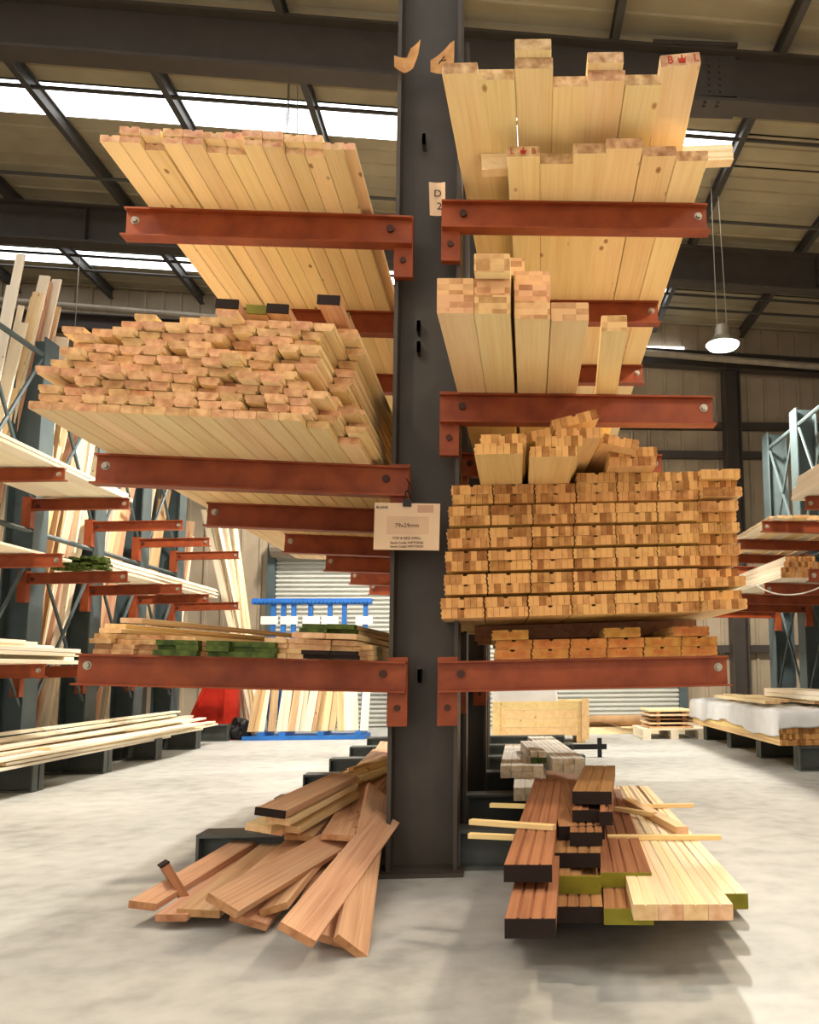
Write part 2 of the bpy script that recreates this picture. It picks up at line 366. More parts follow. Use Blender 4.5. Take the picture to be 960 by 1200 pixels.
for k, Y in enumerate((-5.5, -1.0, 3.5, 7.15)):
    mb = MB(); ibeam_x(mb, -9, 7, Y, roof_z(-9)-PUR, roof_z(7)-PUR, 0.53, 0.22, 0.03, 0.02)
    r = struct('rafter', mb, M['rafter'])
    if Y > 0:
        mb = MB()
        for x in (-5.4, -0.75, 4.4): mb.box(x, x+0.015, Y-0.1, Y+0.1, roof_z(x)-PUR-0.5, roof_z(x)-PUR-0.03)
        tag(mb.build('stiffener_plate', M['rafter'], r), kind='structure')
    if Y == 3.5:
        mb = MB(); x0, x1 = 1.55, 2.25
        mb.box(x0, x1, Y-0.05, Y-0.012, roof_z(x0)-PUR-0.47, roof_z(x0)-PUR-0.06)
        mb.box(x0-0.3, x1, Y-0.13, Y+0.13, roof_z(x0)-PUR-0.575, roof_z(x0)-PUR-0.545)
        mb.box(x0-0.1, x1, Y-0.13, Y+0.13, roof_z(x0)-PUR-0.02, roof_z(x0)-PUR+0.02)
        sp = tag(mb.build('splice_plate', M['rafter'], r), kind='structure')
        mb = MB()
        for i in range(4):
            for q in range(6):
                x = x0+0.08+i*0.1+(0.16 if i > 1 else 0); z = roof_z(x0)-PUR-0.10-q*0.065
                mb.tube((x, Y-0.065, z), (x, Y-0.05, z), 0.013, 6)
        for i in range(7):
            for q in range(2):
                x = x0-0.22+i*0.12; mb.tube((x, Y-0.10+q*0.05, roof_z(x0)-PUR-0.595), (x, Y-0.10+q*0.05, roof_z(x0)-PUR-0.575), 0.015, 6)
        tag(mb.build('bolt_heads', M['rafter'], sp), kind='structure')
for x in (-7.85, -6.37, -4.9, -3.46, -1.97, -0.44, 1.1, 2.68, 4.2, 5.7):
    mb = MB(); zt = roof_z(x)-0.04; mb.box(x-0.035, x+0.035, -9, 10.05, zt-0.02, zt); mb.box(x-0.01, x+0.01, -9, 10.05, zt-PUR+0.03, zt-0.02); mb.box(x-0.035, x+0.035, -9, 10.05, zt-PUR+0.02, zt-PUR+0.04)
    struct('purlin', mb, M['purlin'])
for Y, dz in ((4.75, -0.17), (6.4, -0.2), (8.62, -0.17), (9.05, -0.2)):   # sag rods
    mb = MB(); mb.tube((-9, Y, roof_z(-9)+dz), (7, Y, roof_z(7)+dz), 0.022, 8); struct('trim_%d' % int(Y), mb, M['purlin'])
# back wall framing
def H_col(mb, xc, yc, z0, z1, w=0.25, d=0.25, t=0.018):
    mb.box(xc-w/2, xc-w/2+t, yc-d/2, yc+d/2, z0, z1); mb.box(xc+w/2-t, xc+w/2, yc-d/2, yc+d/2, z0, z1); mb.box(xc-w/2+t, xc+w/2-t, yc-t/2, yc+t/2, z0, z1)
for xc in (-5.6, 3.93):
    mb = MB(); H_col(mb, xc, 9.85, 0, roof_z(xc)-0.6, 0.26, 0.28); struct('wall_column', mb, M['rafter'])
for z in (1.2, 4.45, 4.95):
    for a, b in (((-8.9, -4.25), (3.35, 6.9)) if z < 3 else ((-8.9, 6.9),)):
        mb = MB(); mb.box(a, b, 9.95, 10.07, z-0.06, z+0.06); struct('trim_girt', mb, M['rafter'])
mb = MB(); ibeam_x(mb, -9, 7, 9.8, roof_z(-9)-0.62, roof_z(7)-0.62, 0.28, 0.2); struct('trim_eaves', mb, M['rafter'])
pb = MB(); pb.tube(P(-30, 350, 9.45), P(1000, 433, 9.45), 0.055, 12); tag(pb.build('sprinkler_pipe', M['pipe']), kind='structure')
# roller shutter across the back
sx0, sx1, sz = PX(317, 860, 9.85), PX(797, 840, 9.85), P(380, 652, 9.9).z
mb = MB(); pts = []; n = 38
for i in range(n):
    z = sz*i/n; h = sz/n
    pts += [(9.93, z), (9.93-0.0, z+h*0.1), (9.885, z+h*0.35), (9.885, z+h*0.65), (9.93, z+h*0.9)]
pts += [(9.93, sz), (9.99, sz), (9.99, 0)]
mb.prism(pts, 'x', sx0, sx1); dr = struct('door_1', mb, M['shutter'])
mb = MB(); mb.box(sx0-0.12, sx0, 9.8, 10.0, 0, sz+0.3); mb.box(sx1, sx1+0.12, 9.8, 10.0, 0, sz+0.3); tag(mb.build('guide_rail', M['bluegrey'], dr), kind='structure')
mb = MB(); mb.tube((sx0-0.05, 9.8, sz+0.16), (sx1+0.05, 9.8, sz+0.16), 0.2, 20); tag(mb.build('roller_drum', M['pipe'], dr), kind='structure')
# ------------------------------------------------------------------ high-bay lamps on wires, some of them added out of view for light
def bay_lamp(x, y, z, label, watt=LAMP_W, warm=False):
    t = empty('bay_lamp', (x, y, z), label, 'lamp', None)
    mb = MB(); mb.tube((0, 0, 0.10), (0, 0, 0.24), 0.10, 20, 0, 0.07); mb.tube((0, 0, 0.0), (0, 0, 0.10), 0.20, 24, 0, 0.10); mb.build('housing', M['steel'], t)
    mb = MB(); mb.tube((0, 0, -0.035), (0, 0, -0.002), 0.17, 24, 0, 0.195); mb.build('diffuser', M['lamp'], t)
    zt = roof_z(x)-0.015-z
    mb = MB(); mb.tube((-0.06, 0, 0.2), (-0.08, 0, zt), 0.006, 6); mb.tube((0.06, 0, 0.2), (0.0, 0, zt), 0.006, 6); mb.build('hanging_wire', M['steel'], t)
    l = bpy.data.lights.new('lamp_light', 'SPOT'); l.spot_size = R(152); l.spot_blend = 0.35; l.energy = watt; l.color = (1.0, 0.78, 0.52) if warm else LAMP_C; l.shadow_soft_size = 0.16
    o = bpy.data.objects.new('lamp_light', l); COL.objects.link(o); o.parent = t; o.location = (0, 0, -0.22)
    return t
lp = P(847, 404, 5.8)
bay_lamp(lp.x, 5.8, lp.z, 'bright high-bay lamp hanging on two wires over the right aisle', 900)
bay_lamp(-2.05, 4.4, 4.6, 'high-bay lamp over the left aisle, hidden behind the top left boards', 620)
bay_lamp(2.6, 0.4, 4.7, 'unseen lamp added over the right aisle beside the front column, above the view', 330, True)  # added lamp: floor bounce brightens the undersides of the right stacks
bay_lamp(-2.6, -0.3, 4.7, 'unseen lamp added over the left aisle beside the front column, above the view', 330, True)  # added lamp, lights the left aisle floor for bounce onto undersides
bay_lamp(2.55, -3.6, 4.7, 'high-bay lamp over the right aisle nearest the viewer', 110, True)
bay_lamp(-2.3, -3.8, 4.7, 'unseen lamp added over the left aisle nearest the viewer', 95, True)  # added out of view to light board ends that face the camera
bay_lamp(-2.6, 8.2, 4.7, 'high-bay lamp over the far end of the left aisle', 420)

# ------------------------------------------------------------------ the central cantilever rack
rack = empty('cantilever_rack', (-0.33, 0, 0), 'double-sided cantilever rack with grey columns and red-brown arms in the middle', 'rack')
RX = -0.33
ROWY = [1.08*i for i in range(6)]; SH = [0, 0, 0.10, 0.10, 0.10, 0.10]
LT = [-1.765, -1.64, -1.47, -1.40, -1.38, -1.36]; RT = [1.0, 0.97, 1.06, 1.04, 1.04, 1.04]
ZL = {1: 2.979, 2: 1.792, 3: 0.922}; ZR = {1: 3.064, 2: 2.132, 3: 0.921}
TL, TR = {1: 0.008, 2: 0.037, 3: 0.032}, {1: 0.011, 2: 0.001, 3: 0.014}
def arm_z(side, lev, x):
    return ZL[lev] + TL[lev]*max(0, -0.48-x) if side < 0 else ZR[lev] + TR[lev]*max(0, x+0.17)
AMESH = {}
def arm(parent, x_in, x_tip, Y, ztop, tilt, h=0.135, bolts=True, mat='orange', fw=0.075, ox=0.0):
    L = abs(x_tip-x_in); sg = 1 if x_tip > x_in else -1
    k = (round(L, 3), sg, h)
    if k not in AMESH:
        mb = MB(); a, b = (0, L*sg) if sg > 0 else (L*sg, 0)
        t = 0.008
        mb.box(a, b, -fw/2, fw/2, -t, 0); mb.box(a, b, -0.005, 0.005, -h+t, -t); mb.box(a+(0 if sg > 0 else -0.012), b+(0.012 if sg > 0 else 0), -fw/2, fw/2, -h, -h+t)
        me = mb.mesh('arm', M[mat])
        b2 = MB(); x = sg*(L-0.04); b2.tube((x, -0.022, -0.05), (x, -0.005, -0.05), 0.013, 6); b2.tube((x, -0.008, -0.05), (x, -0.005, -0.05), 0.019, 14)
        b3 = MB(); x = sg*0.10; b3.tube((x, -0.02, -0.055), (x, -0.005, -0.055), 0.017, 10)
        AMESH[k] = (me, b2.mesh('bolt', M['steel']), b3.mesh('bolt', M['rust']))
    me, m2, m3 = AMESH[k]
    o = link('arm', me, parent, (x_in-ox, Y, ztop), (0, -tilt*sg, 0))
    if bolts: link('bolt', m2, o); link('bolt', m3, o)
    return o
cw, cd_ = 0.307, 0.30; BT = 0.175
for i, Y in enumerate(ROWY):
    s_ = SH[i]; xl, xr = -0.48+s_, -0.173+s_
    mb = MB(); t = 0.018
    mb.box(xl, xl+t, Y, Y+cd_, 0.0, 4.78); mb.box(xr-t, xr, Y, Y+cd_, 0, 4.78); mb.box(xl+t, xr-t, Y+0.13, Y+0.145, 0, 4.78)
    mb.box(xl-0.03, xr+0.03, Y-0.05, Y+cd_+0.03, 0.0, 0.018)
    mb.build('column', M['column'], rack, (-RX, 0, 0))
    for side, ZZ, tip, tl in ((-1, ZL, LT[i], TL), (1, ZR, RT[i], TR)):
        for lev in (1, 2, 3):
            z = ZZ[lev]; xi = xl+0.085 if side < 0 else xr-0.085
            tp = tip + (0.07 if (side < 0 and lev == 1) else 0) + (-0.03 if (side < 0 and lev == 3) else 0) + (0.03 if (side > 0 and lev == 3 and i == 0) else 0)
            zi = z - (0.085*tl[lev])
            a = arm(rack, xi, tp, Y-0.045, zi, tl[lev], ox=RX)
            mb = MB(); bx0, bx1 = (xl-0.0, xl+0.088) if side < 0 else (xr-0.088, xr-0.0)
            mb.box(bx0, bx1, Y-0.04, Y-0.001, zi-0.28, zi+0.02)
            bo = mb.build('arm_bracket', M['orange'], rack, (-RX, 0, 0))
            if i < 3:
                mb = MB(); xm = (bx0+bx1)/2; mb.tube((xm, Y-0.052, zi-0.2), (xm, Y-0.04, zi-0.2), 0.014, 10); mb.build('bolt', M['rust'], bo)
    # base beams on the floor
    bl = [-1.31, -1.25, -1.33, -1.36, -1.38, -1.38][i]
    for xa, xb in ((bl, xl), (xr, 0.73)):
        mb = MB()
        mb.box(xa, xb, Y+0.07, Y+0.23, BT-0.015, BT); mb.box(xa, xb, Y+0.07, Y+0.23, 0, 0.015); mb.box(xa, xb, Y+0.14, Y+0.155, 0.015, BT-0.015)
        for xs in (xa+0.0, (xa+xb)/2, xb-0.012): mb.box(xs, xs+0.012, Y+0.07, Y+0.23, 0.015, BT-0.015)
        mb.build('base_beam', M['basegrey'], rack, (-RX, 0, 0))
mb = MB()
for i in range(5):                                  # ties between the columns
    for z in (0.35, 2.6, 4.6): mb.tube((-0.33+SH[i], ROWY[i]+0.3, z), (-0.33+SH[i+1], ROWY[i+1], z), 0.025, 8)
tag(mb.build('tie_bars', M['column'], rack, (-RX, 0, 0)))
# scraps of paper, label and nails on the front column
def flat_piece(name, pxs, Y, mat, label, cat, curl=0.02, thick=0.002):
    pts = [P(x, y, Y) for x, y in pxs]; c = sum(pts, Vector())/len(pts)
    bm = bmesh.new(); vs = [bm.verts.new(p-c) for p in pts]; f = bm.faces.new(vs)
    bmesh.ops.triangulate(bm, faces=[f]); bmesh.ops.subdivide_edges(bm, edges=bm.edges[:], cuts=3, use_grid_fill=True)
    xs = [v.co.x for v in bm.verts]; zs = [v.co.z for v in bm.verts]
    for v in bm.verts:
        u = (v.co.x-min(xs))/(max(xs)-min(xs)); q = (v.co.z-min(zs))/(max(zs)-min(zs)); v.co.y -= curl*((2*u-1)**2*0.6 + q*q*0.5)
    g = bmesh.ops.extrude_face_region(bm, geom=bm.faces[:])
    for e in g['geom']:
        if isinstance(e, bmesh.types.BMVert): e.co.y += thick
    o = MB(); o.bm.free(); o.bm = bm
    o = o.build(name, mat, None, c); return tag(o, label, cat)
flat_piece('paper_scrap', [(463,83),(463,71),(477,69),(482,60),(494,56),(491,68),(484,81),(474,86)], -0.012, M['paper'], 'torn curled brown paper scrap stuck on the grey column at upper left', 'paper', 0.05)
tp = flat_piece('paper_scrap', [(505,87),(505,74),(514,66),(528,54),(533,53),(532,86)], -0.012, M['paper'], 'torn brown paper scrap with black marks at the right edge of the grey column', 'paper', 0.03)
mb = MB(); q0 = tp.location
for a, b in (((514,75),(521,66)),((515,72),(523,70)),((518,77),(524,74))):
    mb.tube(P(*a, -0.06)-q0, P(*b, -0.06)-q0, 0.0025, 6)
mb.build('marker_stroke', M['ink'], tp)
lc = flat_piece('label_card', [(503,215),(522,215),(522,253),(504,253)], -0.012, M['card'], 'small card marked D 2 pinned on the grey column above the right arm', 'card', 0.012)
for tx, (px, py) in (('D', (513, 227)), ('2', (515, 242))):
    p = P(px, py, -0.026)-lc.location; link('lettering', text_mesh(tx, 0.05, M['ink']), lc, p, FACE)
for (px, py, tl_) in ((498, 172, 0.05), (492, 352+60, 0.05), (492, 388, 0.05), (493, 792, 0.06)):
    p = P(px, py, 0.13); mb = MB(); mb.box(-0.008, 0.008, -0.07, 0, -tl_/2, tl_/2); mb.box(-0.008, 0.008, -0.07, -0.055, -tl_/2, tl_/2+0.012)
    mb.build('lug', M['column'], rack, Vector((p.x-RX, 0.13, p.z)))
# the stock sign
def stock_sign():
    Y = -0.13; c = P(477, 617, Y); t = empty('stock_sign', c, 'kraft card stock sign reading 79x29mm hung on the grey column', 'sign')
    w_, h_ = 0.285, 0.208
    MB().box(-w_/2, w_/2, 0, 0.002, -h_/2, h_/2).build('card', M['card'], t, (0, 0, 0), (0, R(0.8), 0))
    MB().box(-0.088, 0.095, -0.0008, 0, -0.035, 0.045).build('size_panel', M['cardtint'], t)
    MB().box(0.045, 0.115, -0.0008, 0, 0.062, 0.095).build('stamp_panel', M['cardgrey'], t)
    for tx, sz_, x, z, mt in (('BLANK', 0.017, -0.108, 0.084, 'ink'), ('79x29mm', 0.026, 0.0, 0.004, 'cardink'), ('TOP & SIDE INFILL', 0.0155, 0.0, -0.052, 'cardink'),
                          ('Stock Code: WPT75030', 0.0145, 0.0, -0.072, 'cardink'), ('Stock Code: WPT75029', 0.0145, 0.0, -0.089, 'cardink')):
        link('lettering', text_mesh(tx, sz_, M[mt]), t, (x, -0.0015, z), FACE)
    mb = MB(); mb.box(-0.018, 0.018, -0.012, 0.012, 0.088, 0.118); mb.tube((-0.012, 0, 0.115), (-0.006, 0, 0.16), 0.004, 6); mb.tube((0.014, 0, 0.115), (0.006, 0, 0.16), 0.004, 6)
    mb.build('bulldog_clip', M['black'], t)
    curve_tube('hanging_string', [Vector((0, 0, 0.155)), Vector((0.005, 0.04, 0.20)), Vector((-0.02, 0.09, 0.24)), Vector((-0.06, 0.11, 0.262))], 0.0025, M['black'], t)
stock_sign()
# ------------------------------------------------------------------ A: top left stack, two layers of lipped planks
mp_ = (M['pine'], M['pine_blush_end'])
W_A, T_A = 0.0725, 0.030
yA = Pz(117, 166, arm_z(-1,1,-1.7)).y; xa0 = PX(117, 166, yA)
W_A = (PX(376, 175, yA)-xa0)/11 - 0.0026
for c in range(12):
    x = xa0 + c*(W_A+0.0026) + (0.008 if c >= 3 else 0); fy = yA + [0.0,-0.005,0.05,0.0,0.0,0.045,0.05,-0.01,-0.01,0.045,0.045,-0.01][c]
    z = arm_z(-1, 1, x)
    for lay in range(1 if c in (0, 11) else 2):
        xx = x + (0.002 if lay else 0)
        board('pine_plank', 'lipA', lipped(W_A, T_A), 4.3, (xx, fy - (0.012 if c not in (2,5,6,9,10) else 0.05)*lay + j(0.006), z+lay*(T_A+0.0005)), mp_,
              'pale pine plank %s from left in the %s layer of the top left stack' % (ORD[c+1], 'upper' if lay else 'lower'), 'planks of the top left stack', yaw=j(0.001), roll=TL[1])
    if c == 11:
        board('pine_plank', 'lipA', lipped(W_A, T_A), 4.3, (x+0.045, fy+0.05, z+T_A+0.001), mp_, 'bright-edged pine plank sticking out rightmost in the upper layer of the top left stack', 'planks of the top left stack', roll=TL[1])

# ------------------------------------------------------------------ B: the jumbled stack of 79 x 29 infill boards
mb_ = (M['infill'], M['infill_end'])
W_B, T_B = 0.0795, 0.0300; PITCH_B = 0.0322
LEFT = [33, 42, 44, 62, 43, 58, 76, 86, 88, 106, 141, 156]
RIGHT = [353, 345, 360, 372, 345, 350, 368, 372, 380, 372, 383, 386]
fy0 = Pz(36, 479, arm_z(-1,2,-1.7)).y; XL0 = PX(36, 479, fy0); KS = 353-34.0; KS = KS/(PX(353, 482, fy0)-XL0)
zc = 0.0
for c in range(12):
    yy_ = 475-c*9.2; x = PX(LEFT[c], yy_, fy0); xr_ = PX(RIGHT[c], yy_, fy0); n = 0; z00 = zc
    rec = 0
    while x < -0.60 and n < 17:
        past = x > xr_-0.02
        if past:
            rec += 1; fy = fy0 + 0.14*rec + 0.035*c*(0.4) + j(0.05)
            if c > 8 and rec > 2: break
        else: fy = fy0 + (0 if c == 0 else j(0.02) - (0.06 if rnd.random() < 0.06 else 0) + (0.08 if rnd.random() < 0.08 else 0))
        zz = arm_z(-1, 2, x) + z00 + (0.0 if c == 0 else j(0.0012))
        flip = rnd.random() < 0.3 and c > 0
        o = board('infill_board', 'infB' if c else 'infB0', infill(W_B, T_B) if c else rect(W_B, T_B, 0.003), 4.2 - (0.3 if past else 0), (x, fy, zz), mb_,
              'pine board %s from left in the %s course up of the jumbled left stack' % (ORD[n+1], ORD[c+1]), 'boards of the jumbled left stack', yaw=(j(0.003) if c else 0), roll=TL[2])
        n += 1; x += W_B + (0.0022 if c == 0 else rnd.choice((0.0006, 0.001, 0.003, 0.006)))
    zc += PITCH_B
# two part courses that carry the painted-end boards
for c in range(2):
    x = PX((205, 250)[c], 365, -0.5)
    for n in range((9, 7)[c]):
        board('infill_board', 'infB', infill(W_B, T_B), 3.9, (x+n*(W_B+0.003), -0.56+0.05*c+j(0.03), arm_z(-1, 2, x)-0.02*0+zc-0.037*n*0.08*0.9), mb_, 'pine board %s along the %s part course on top of the jumbled left stack' % (ORD[n+1], ('lower', 'upper')[c]), 'boards of the jumbled left stack', yaw=j(0.003), roll=TL[2])
    zc += PITCH_B
# stray board that poke out at the left
for (px, py, Y, k) in ((72, 386, fy0, 'near the top'), ):
    p = P(px, py, Y); board('infill_board', 'infB', infill(W_B, T_B), 3.6, (p.x, Y, arm_z(-1,2,p.x)+9*PITCH_B), mb_, 'stray pine board poking out beyond the left edge near the top of the jumbled stack', 'boards of the jumbled left stack', roll=TL[2])
ztop = zc
# painted-end hardwood boards lying on top
mc_ = (M['cedar'], M['cedar_end'])
for (x0, x1, py, Y, mt, wd, lab) in ((253,279,349,-0.66,'sealed','dark','black-ended red board leftmost on top of the jumbled left stack'),
                                (289,312,352,-0.62,'olive','green','green-ended red board between two black-ended ones on the jumbled stack'),
                                (313,338,351,-0.64,'sealed','dark','black-ended red board right of the green-ended one on the jumbled stack'),
                                (372,398,347,-0.70,'sealed','dark','tall black-ended red board rightmost on top of the jumbled left stack')):
    a, b = P(x0, py, Y), P(x1, py, Y); wdt = b.x-a.x; th = 0.034
    zz = arm_z(-1, 2, a.x)+ztop
    if 'tall' in lab: zz += 0.02
    o = board('hardwood_board', 'hb%.3f' % wdt, rect(wdt, th), 3.6, (a.x, Y, zz), mc_, lab, 'painted-end boards on the jumbled stack', roll=TL[2])
    painted_end(o, wdt, th, 0.008, M[mt], 'black sealed end' if mt == 'sealed' else 'olive green painted end')
p = P(400, 386, -0.30)
o = board('hardwood_board', 'hbedge', rect(0.03, 0.075), 3.4, (p.x, -0.30, p.z), mc_, 'red board standing on edge with a green end beside the grey column', 'painted-end boards on the jumbled stack', roll=TL[2])
painted_end(o, 0.03, 0.075, 0.008, M['olive'], 'olive green painted end')
board('hardwood_board', 'hbedge2', rect(0.06, 0.03), 3.4, (p.x-0.015, -0.26, p.z-0.031), mc_, 'red board lying under the one on edge beside the grey column', 'painted-end boards on the jumbled stack', roll=TL[2])

# ------------------------------------------------------------------ C: top right stack of big sawn boards, two tiers
msp = (M['spruce'], M['spruce_end'])
def crown(parent, x, z, s_, mat):
    bm = MB(); pts = [(-0.5,0),(0.5,0),(0.62,0.75),(0.28,0.4),(0.0,0.9),(-0.28,0.4),(-0.62,0.75)]
    bm.prism([(x+a*s_, z+b*s_) for a, b in pts], 'y', -0.0022, -0.0004)
    bm.box(x-0.5*s_, x+0.5*s_, -0.0022, -0.0004, z-0.22*s_, z-0.08*s_)
    bm.tube((x, -0.0022, z+0.98*s_), (x, -0.0004, z+0.98*s_), 0.13*s_, 8)
    return bm.build('stencil_mark', mat, parent)
YAWC = -R(2.9)
T_C = 0.046
def px_board(name, x0, x1, pyb, Y, th, L, z, mats, label, group, yaw, roll, prof=None, key=None):
    a, b = P(x0, pyb, Y), P(x1, pyb, Y); wd = b.x-a.x
    pr = prof(wd, th) if prof else rect(wd, th, 0.003)
    o = board(name, '%s%.3f_%.3f' % (key or name, wd, th), pr, L, (a.x, Y, z), mats, label, group, yaw=yaw, roll=roll)
    return o, wd
low = [(594,633,-0.37),(633,672,-0.32),(672,713,-0.40),(711,754,-0.44),(753,793,-0.39),(792,830,-0.36)]
for k, (x0, x1, Y) in enumerate(low):
    a = P(x0, 185, Y)
    Y = Pz(613, 185, ZR[1]).y + (Y+0.37)
    o, wd = px_board('sawn_board', x0, x1-0.4, 185, Y, T_C, 4.6, arm_z(1, 1, a.x)+0.001, msp, 'broad pale sawn board %s from left in the lower tier of the top right stack' % ORD[k+1] if k else 'broad pale sawn board with red stamp, leftmost of the lower tier', 'boards of the top right stack', YAWC, -TR[1])
    if k == 0:
        for tx, xx in (('B', 0.095), ('*', 0.028)): pass
        crown(o, wd*0.5, T_C*0.35, 0.022, M['redink']); link('stencil_mark', text_mesh('B', 0.036, M['redink']), o, (wd*0.82, -0.001, T_C*0.5), FACE); link('stencil_mark', text_mesh('L', 0.036, M['redink']), o, (wd*0.16, -0.001, T_C*0.5), FACE)
zt = ZR[1] + T_C + 0.006; yUP = Pz(539, 88, zt+0.082).y; yBR = Pz(578, 200, zt).y
a, b = P(565, 200, yBR), P(861, 188, yBR)
bl = b.x-a.x
o = link('bearer', MB().prism([(0,0),(0.06,0),(0.06,0.075),(0,0.075),(0,0.062),(-0.006,0.055),(-0.006,0.045),(0,0.038),(0,0.018),(0.006,0.012)], 'x', 0, bl).mesh('bearer', [M['tan']]), None, (a.x, yBR, zt+0.004), (0, -(b.z-a.z)/bl, 0))
tag(o, 'grooved pale bearer laid crosswise between the two tiers of the top right stack', 'timber')
for Yb, k in ((1.0, 'second'), (2.1, 'third')):
    o = link('bearer', MB().box(0, bl-0.42, 0, 0.06, 0, 0.075).mesh('bearer', [M['tan']]), None, (a.x+0.16+Yb*0.05, Yb, zt+0.002), (0, -TR[1], 0)); tag(o, 'pale bearer laid crosswise further back, %s from the front, in the top right stack' % k, 'timber')
zu = zt + 0.080
up = [(518,560,-0.66),(560,603.5,-0.63),(603.5,648.5,-0.70),(648,690,-0.60),(689,733,-0.64),(733,775,-0.62)]
for k, (x0, x1, Y) in enumerate(up):
    Y = Y+0.66+yUP; a = P(x0, 86, Y); z = zu + TR[1]*(a.x+0.2) + 0.004
    px_board('sawn_board', x0, x1-0.2, 86, Y, T_C, 4.6, z, msp, 'broad pale sawn board %s from left in the upper tier of the top right stack' % ORD[k+1], 'boards of the top right stack', YAWC-(0.02 if k == 0 else 0), -TR[1])
    if k in (2, 4):
        px_board('sawn_board', x0, x1-2, 86, Y-0.04, T_C, 4.5, z+T_C+0.001, msp, 'broad sawn board doubled on top of the %s one of the upper tier' % ORD[k+1], 'boards of the top right stack', YAWC, -TR[1])
o, wd = px_board('sawn_board', 775, 821, 79, yUP-0.06, 0.05, 4.6, zu+TR[1]*0.8+0.01, msp, 'slewed sawn board with red letters and crown on its end, rightmost of upper tier', 'boards of the top right stack', -R(5.0), -R(4.5))
link('stencil_mark', text_mesh('B', 0.044, M['redink']), o, (wd*0.25, -0.001, 0.026), FACE); crown(o, wd*0.54, 0.016, 0.026, M['redink']); link('stencil_mark', text_mesh('L', 0.044, M['redink']), o, (wd*0.90, -0.001, 0.026), FACE)

# ------------------------------------------------------------------ D: glued beams on the second right arm
mg = (M['glulam'], M['glulam_end'])
YD = Pz(533, 368, ZR[2]).y; YAWD = -R(2.2); tD = 0.0695
cols = [(512,555,2,0.0),(555.5,598,3,0.0),(603,645,2,0.04),(646,690,1,0.05)]
for k, (x0, x1, n, dy) in enumerate(cols):
    for lay in range(n):
        a = P(x0, 366, YD); z = arm_z(1, 2, a.x)+0.002+lay*(tD+0.0005)
        px_board('glued_member', x0, x1, 366, YD+dy+(0.02 if lay == 1 else 0.0)-(0.03 if lay == 2 else 0), tD, 3.6, z, mg, 'glued beam in the %s column from the grey column, %s' % (ORD[k+1], ('lowest layer','middle layer' if n > 2 else 'upper layer','top layer')[lay]), 'glued beams on the right', YAWD, -TR[2])
for k, (x0, x1, lay) in enumerate(((527,570,2),(573,615,3))):
    Y = YD+(0.20 if k == 0 else 0.14); a = P(x0, 320, Y)
    px_board('glued_member', x0, x1, 320, Y, tD, 3.4, arm_z(1,2,a.x)+0.003+(2 if k == 0 else 3)*(tD+0.001), mg, 'glued beam set back on top of the pile, %s of the two' % ('left' if k == 0 else 'right'), 'glued beams on the right', YAWD, -TR[2])
px_board('glued_member', 602.5, 645, 320, YD+0.10, tD, 3.4, arm_z(1,2,0.1)+0.003+2*(tD+0.001), mg, 'glued beam hidden beneath the set-back top beam in the third column', 'glued beams on the right', YAWD, -TR[2])
a = P(705, 386, YD+0.14)
px_board('glued_member', 705, 735, 386, YD+0.14, 0.062, 3.6, arm_z(1,2,a.x)+0.002, mg, 'single narrow glued beam standing apart to the right of the others', 'glued beams on the right', -R(5.0), -TR[2])

# ------------------------------------------------------------------ F and E: the low pack with red stencils and the big pack above it
ms_ = (M['strip'], M['strip_end']); mst = (M['strip'], M['stamp_end'])
zF = ZR[3]+0.002; tF = 0.042; wF = 0.163
for c in range(6):
    for lay in range(2):
        Yf = -0.085 + j(0.012); x = PX(579, 770, -0.1) + c*(wF+0.003) + (0.006 if lay else 0)
        o = board('stencilled_board', 'stF', notched(wF, tF), 1.5, (x, Yf, zF+TR[3]*(x+0.17)+lay*(tF+0.001)), mst, 'red-stencilled board %s from left in the %s layer of the low right pack' % (ORD[c+1], 'upper' if lay else 'bottom'), 'stencilled boards on the lowest right arm', roll=-TR[3])
        link('stencil', text_mesh('BERGS', 0.03, M['faintink']), o, (wF*0.5, -0.001, tF*0.47), FACE)
x = PX(578, 770, -0.1)
o = board('stencilled_board', 'stF', notched(wF, tF), 1.5, (x-0.006, -0.1, zF+2*(tF+0.0015)+0.001), mst, 'red-stencilled board alone on top at the left end of the low right pack', 'stencilled boards on the lowest right arm', roll=-TR[3])
link('stencil', text_mesh('BERGS', 0.03, M['faintink']), o, (wF*0.5, -0.001, tF*0.47), FACE)
for k, (dx, yw) in enumerate(((0.80, 0.0), (0.49, 0.06))):
    xx = x+dx; o = board('stencilled_board', 'stF', notched(wF, tF), 1.5, (xx, -0.09, zF+TR[3]*(xx+0.17)+2*(tF+0.0015)+0.001), mst, 'red-stencilled board %s of the low right pack' % ('topmost at the right end' if k == 0 else 'slewed across the middle top'), 'stencilled boards on the lowest right arm', yaw=yw*-1, roll=-TR[3])
    if k == 0: link('stencil', text_mesh('BERGS', 0.03, M['faintink']), o, (wF*0.5, -0.001, tF*0.47), FACE)
TE = 0.026
zE = 1.10
for k, Y in enumerate((0.42, 1.1)):
    o = link('bearer', MB().box(0, 1.12, 0, 0.09, -0.026, 0.046).mesh('bearer', [M['brown']]), None, (-0.11, Y, zE-0.0485+0.001), (0, -TE, 0)); tag(o, 'dark bearer under the big right stack, %s from the front' % ORD[k+1], 'timber')
    for xx in (-0.085, 0.5):
        pass
wE, tE = 0.1855, 0.0425
LE = [516, 520, 521.5, 523.5, 525, 529]
y0E = Pz(516, 725, zE).y; YE = [y0E+k_ for k_ in (0, 0.03, 0.05, 0.07, 0.09, 0.13)]
z = zE; crs = 0
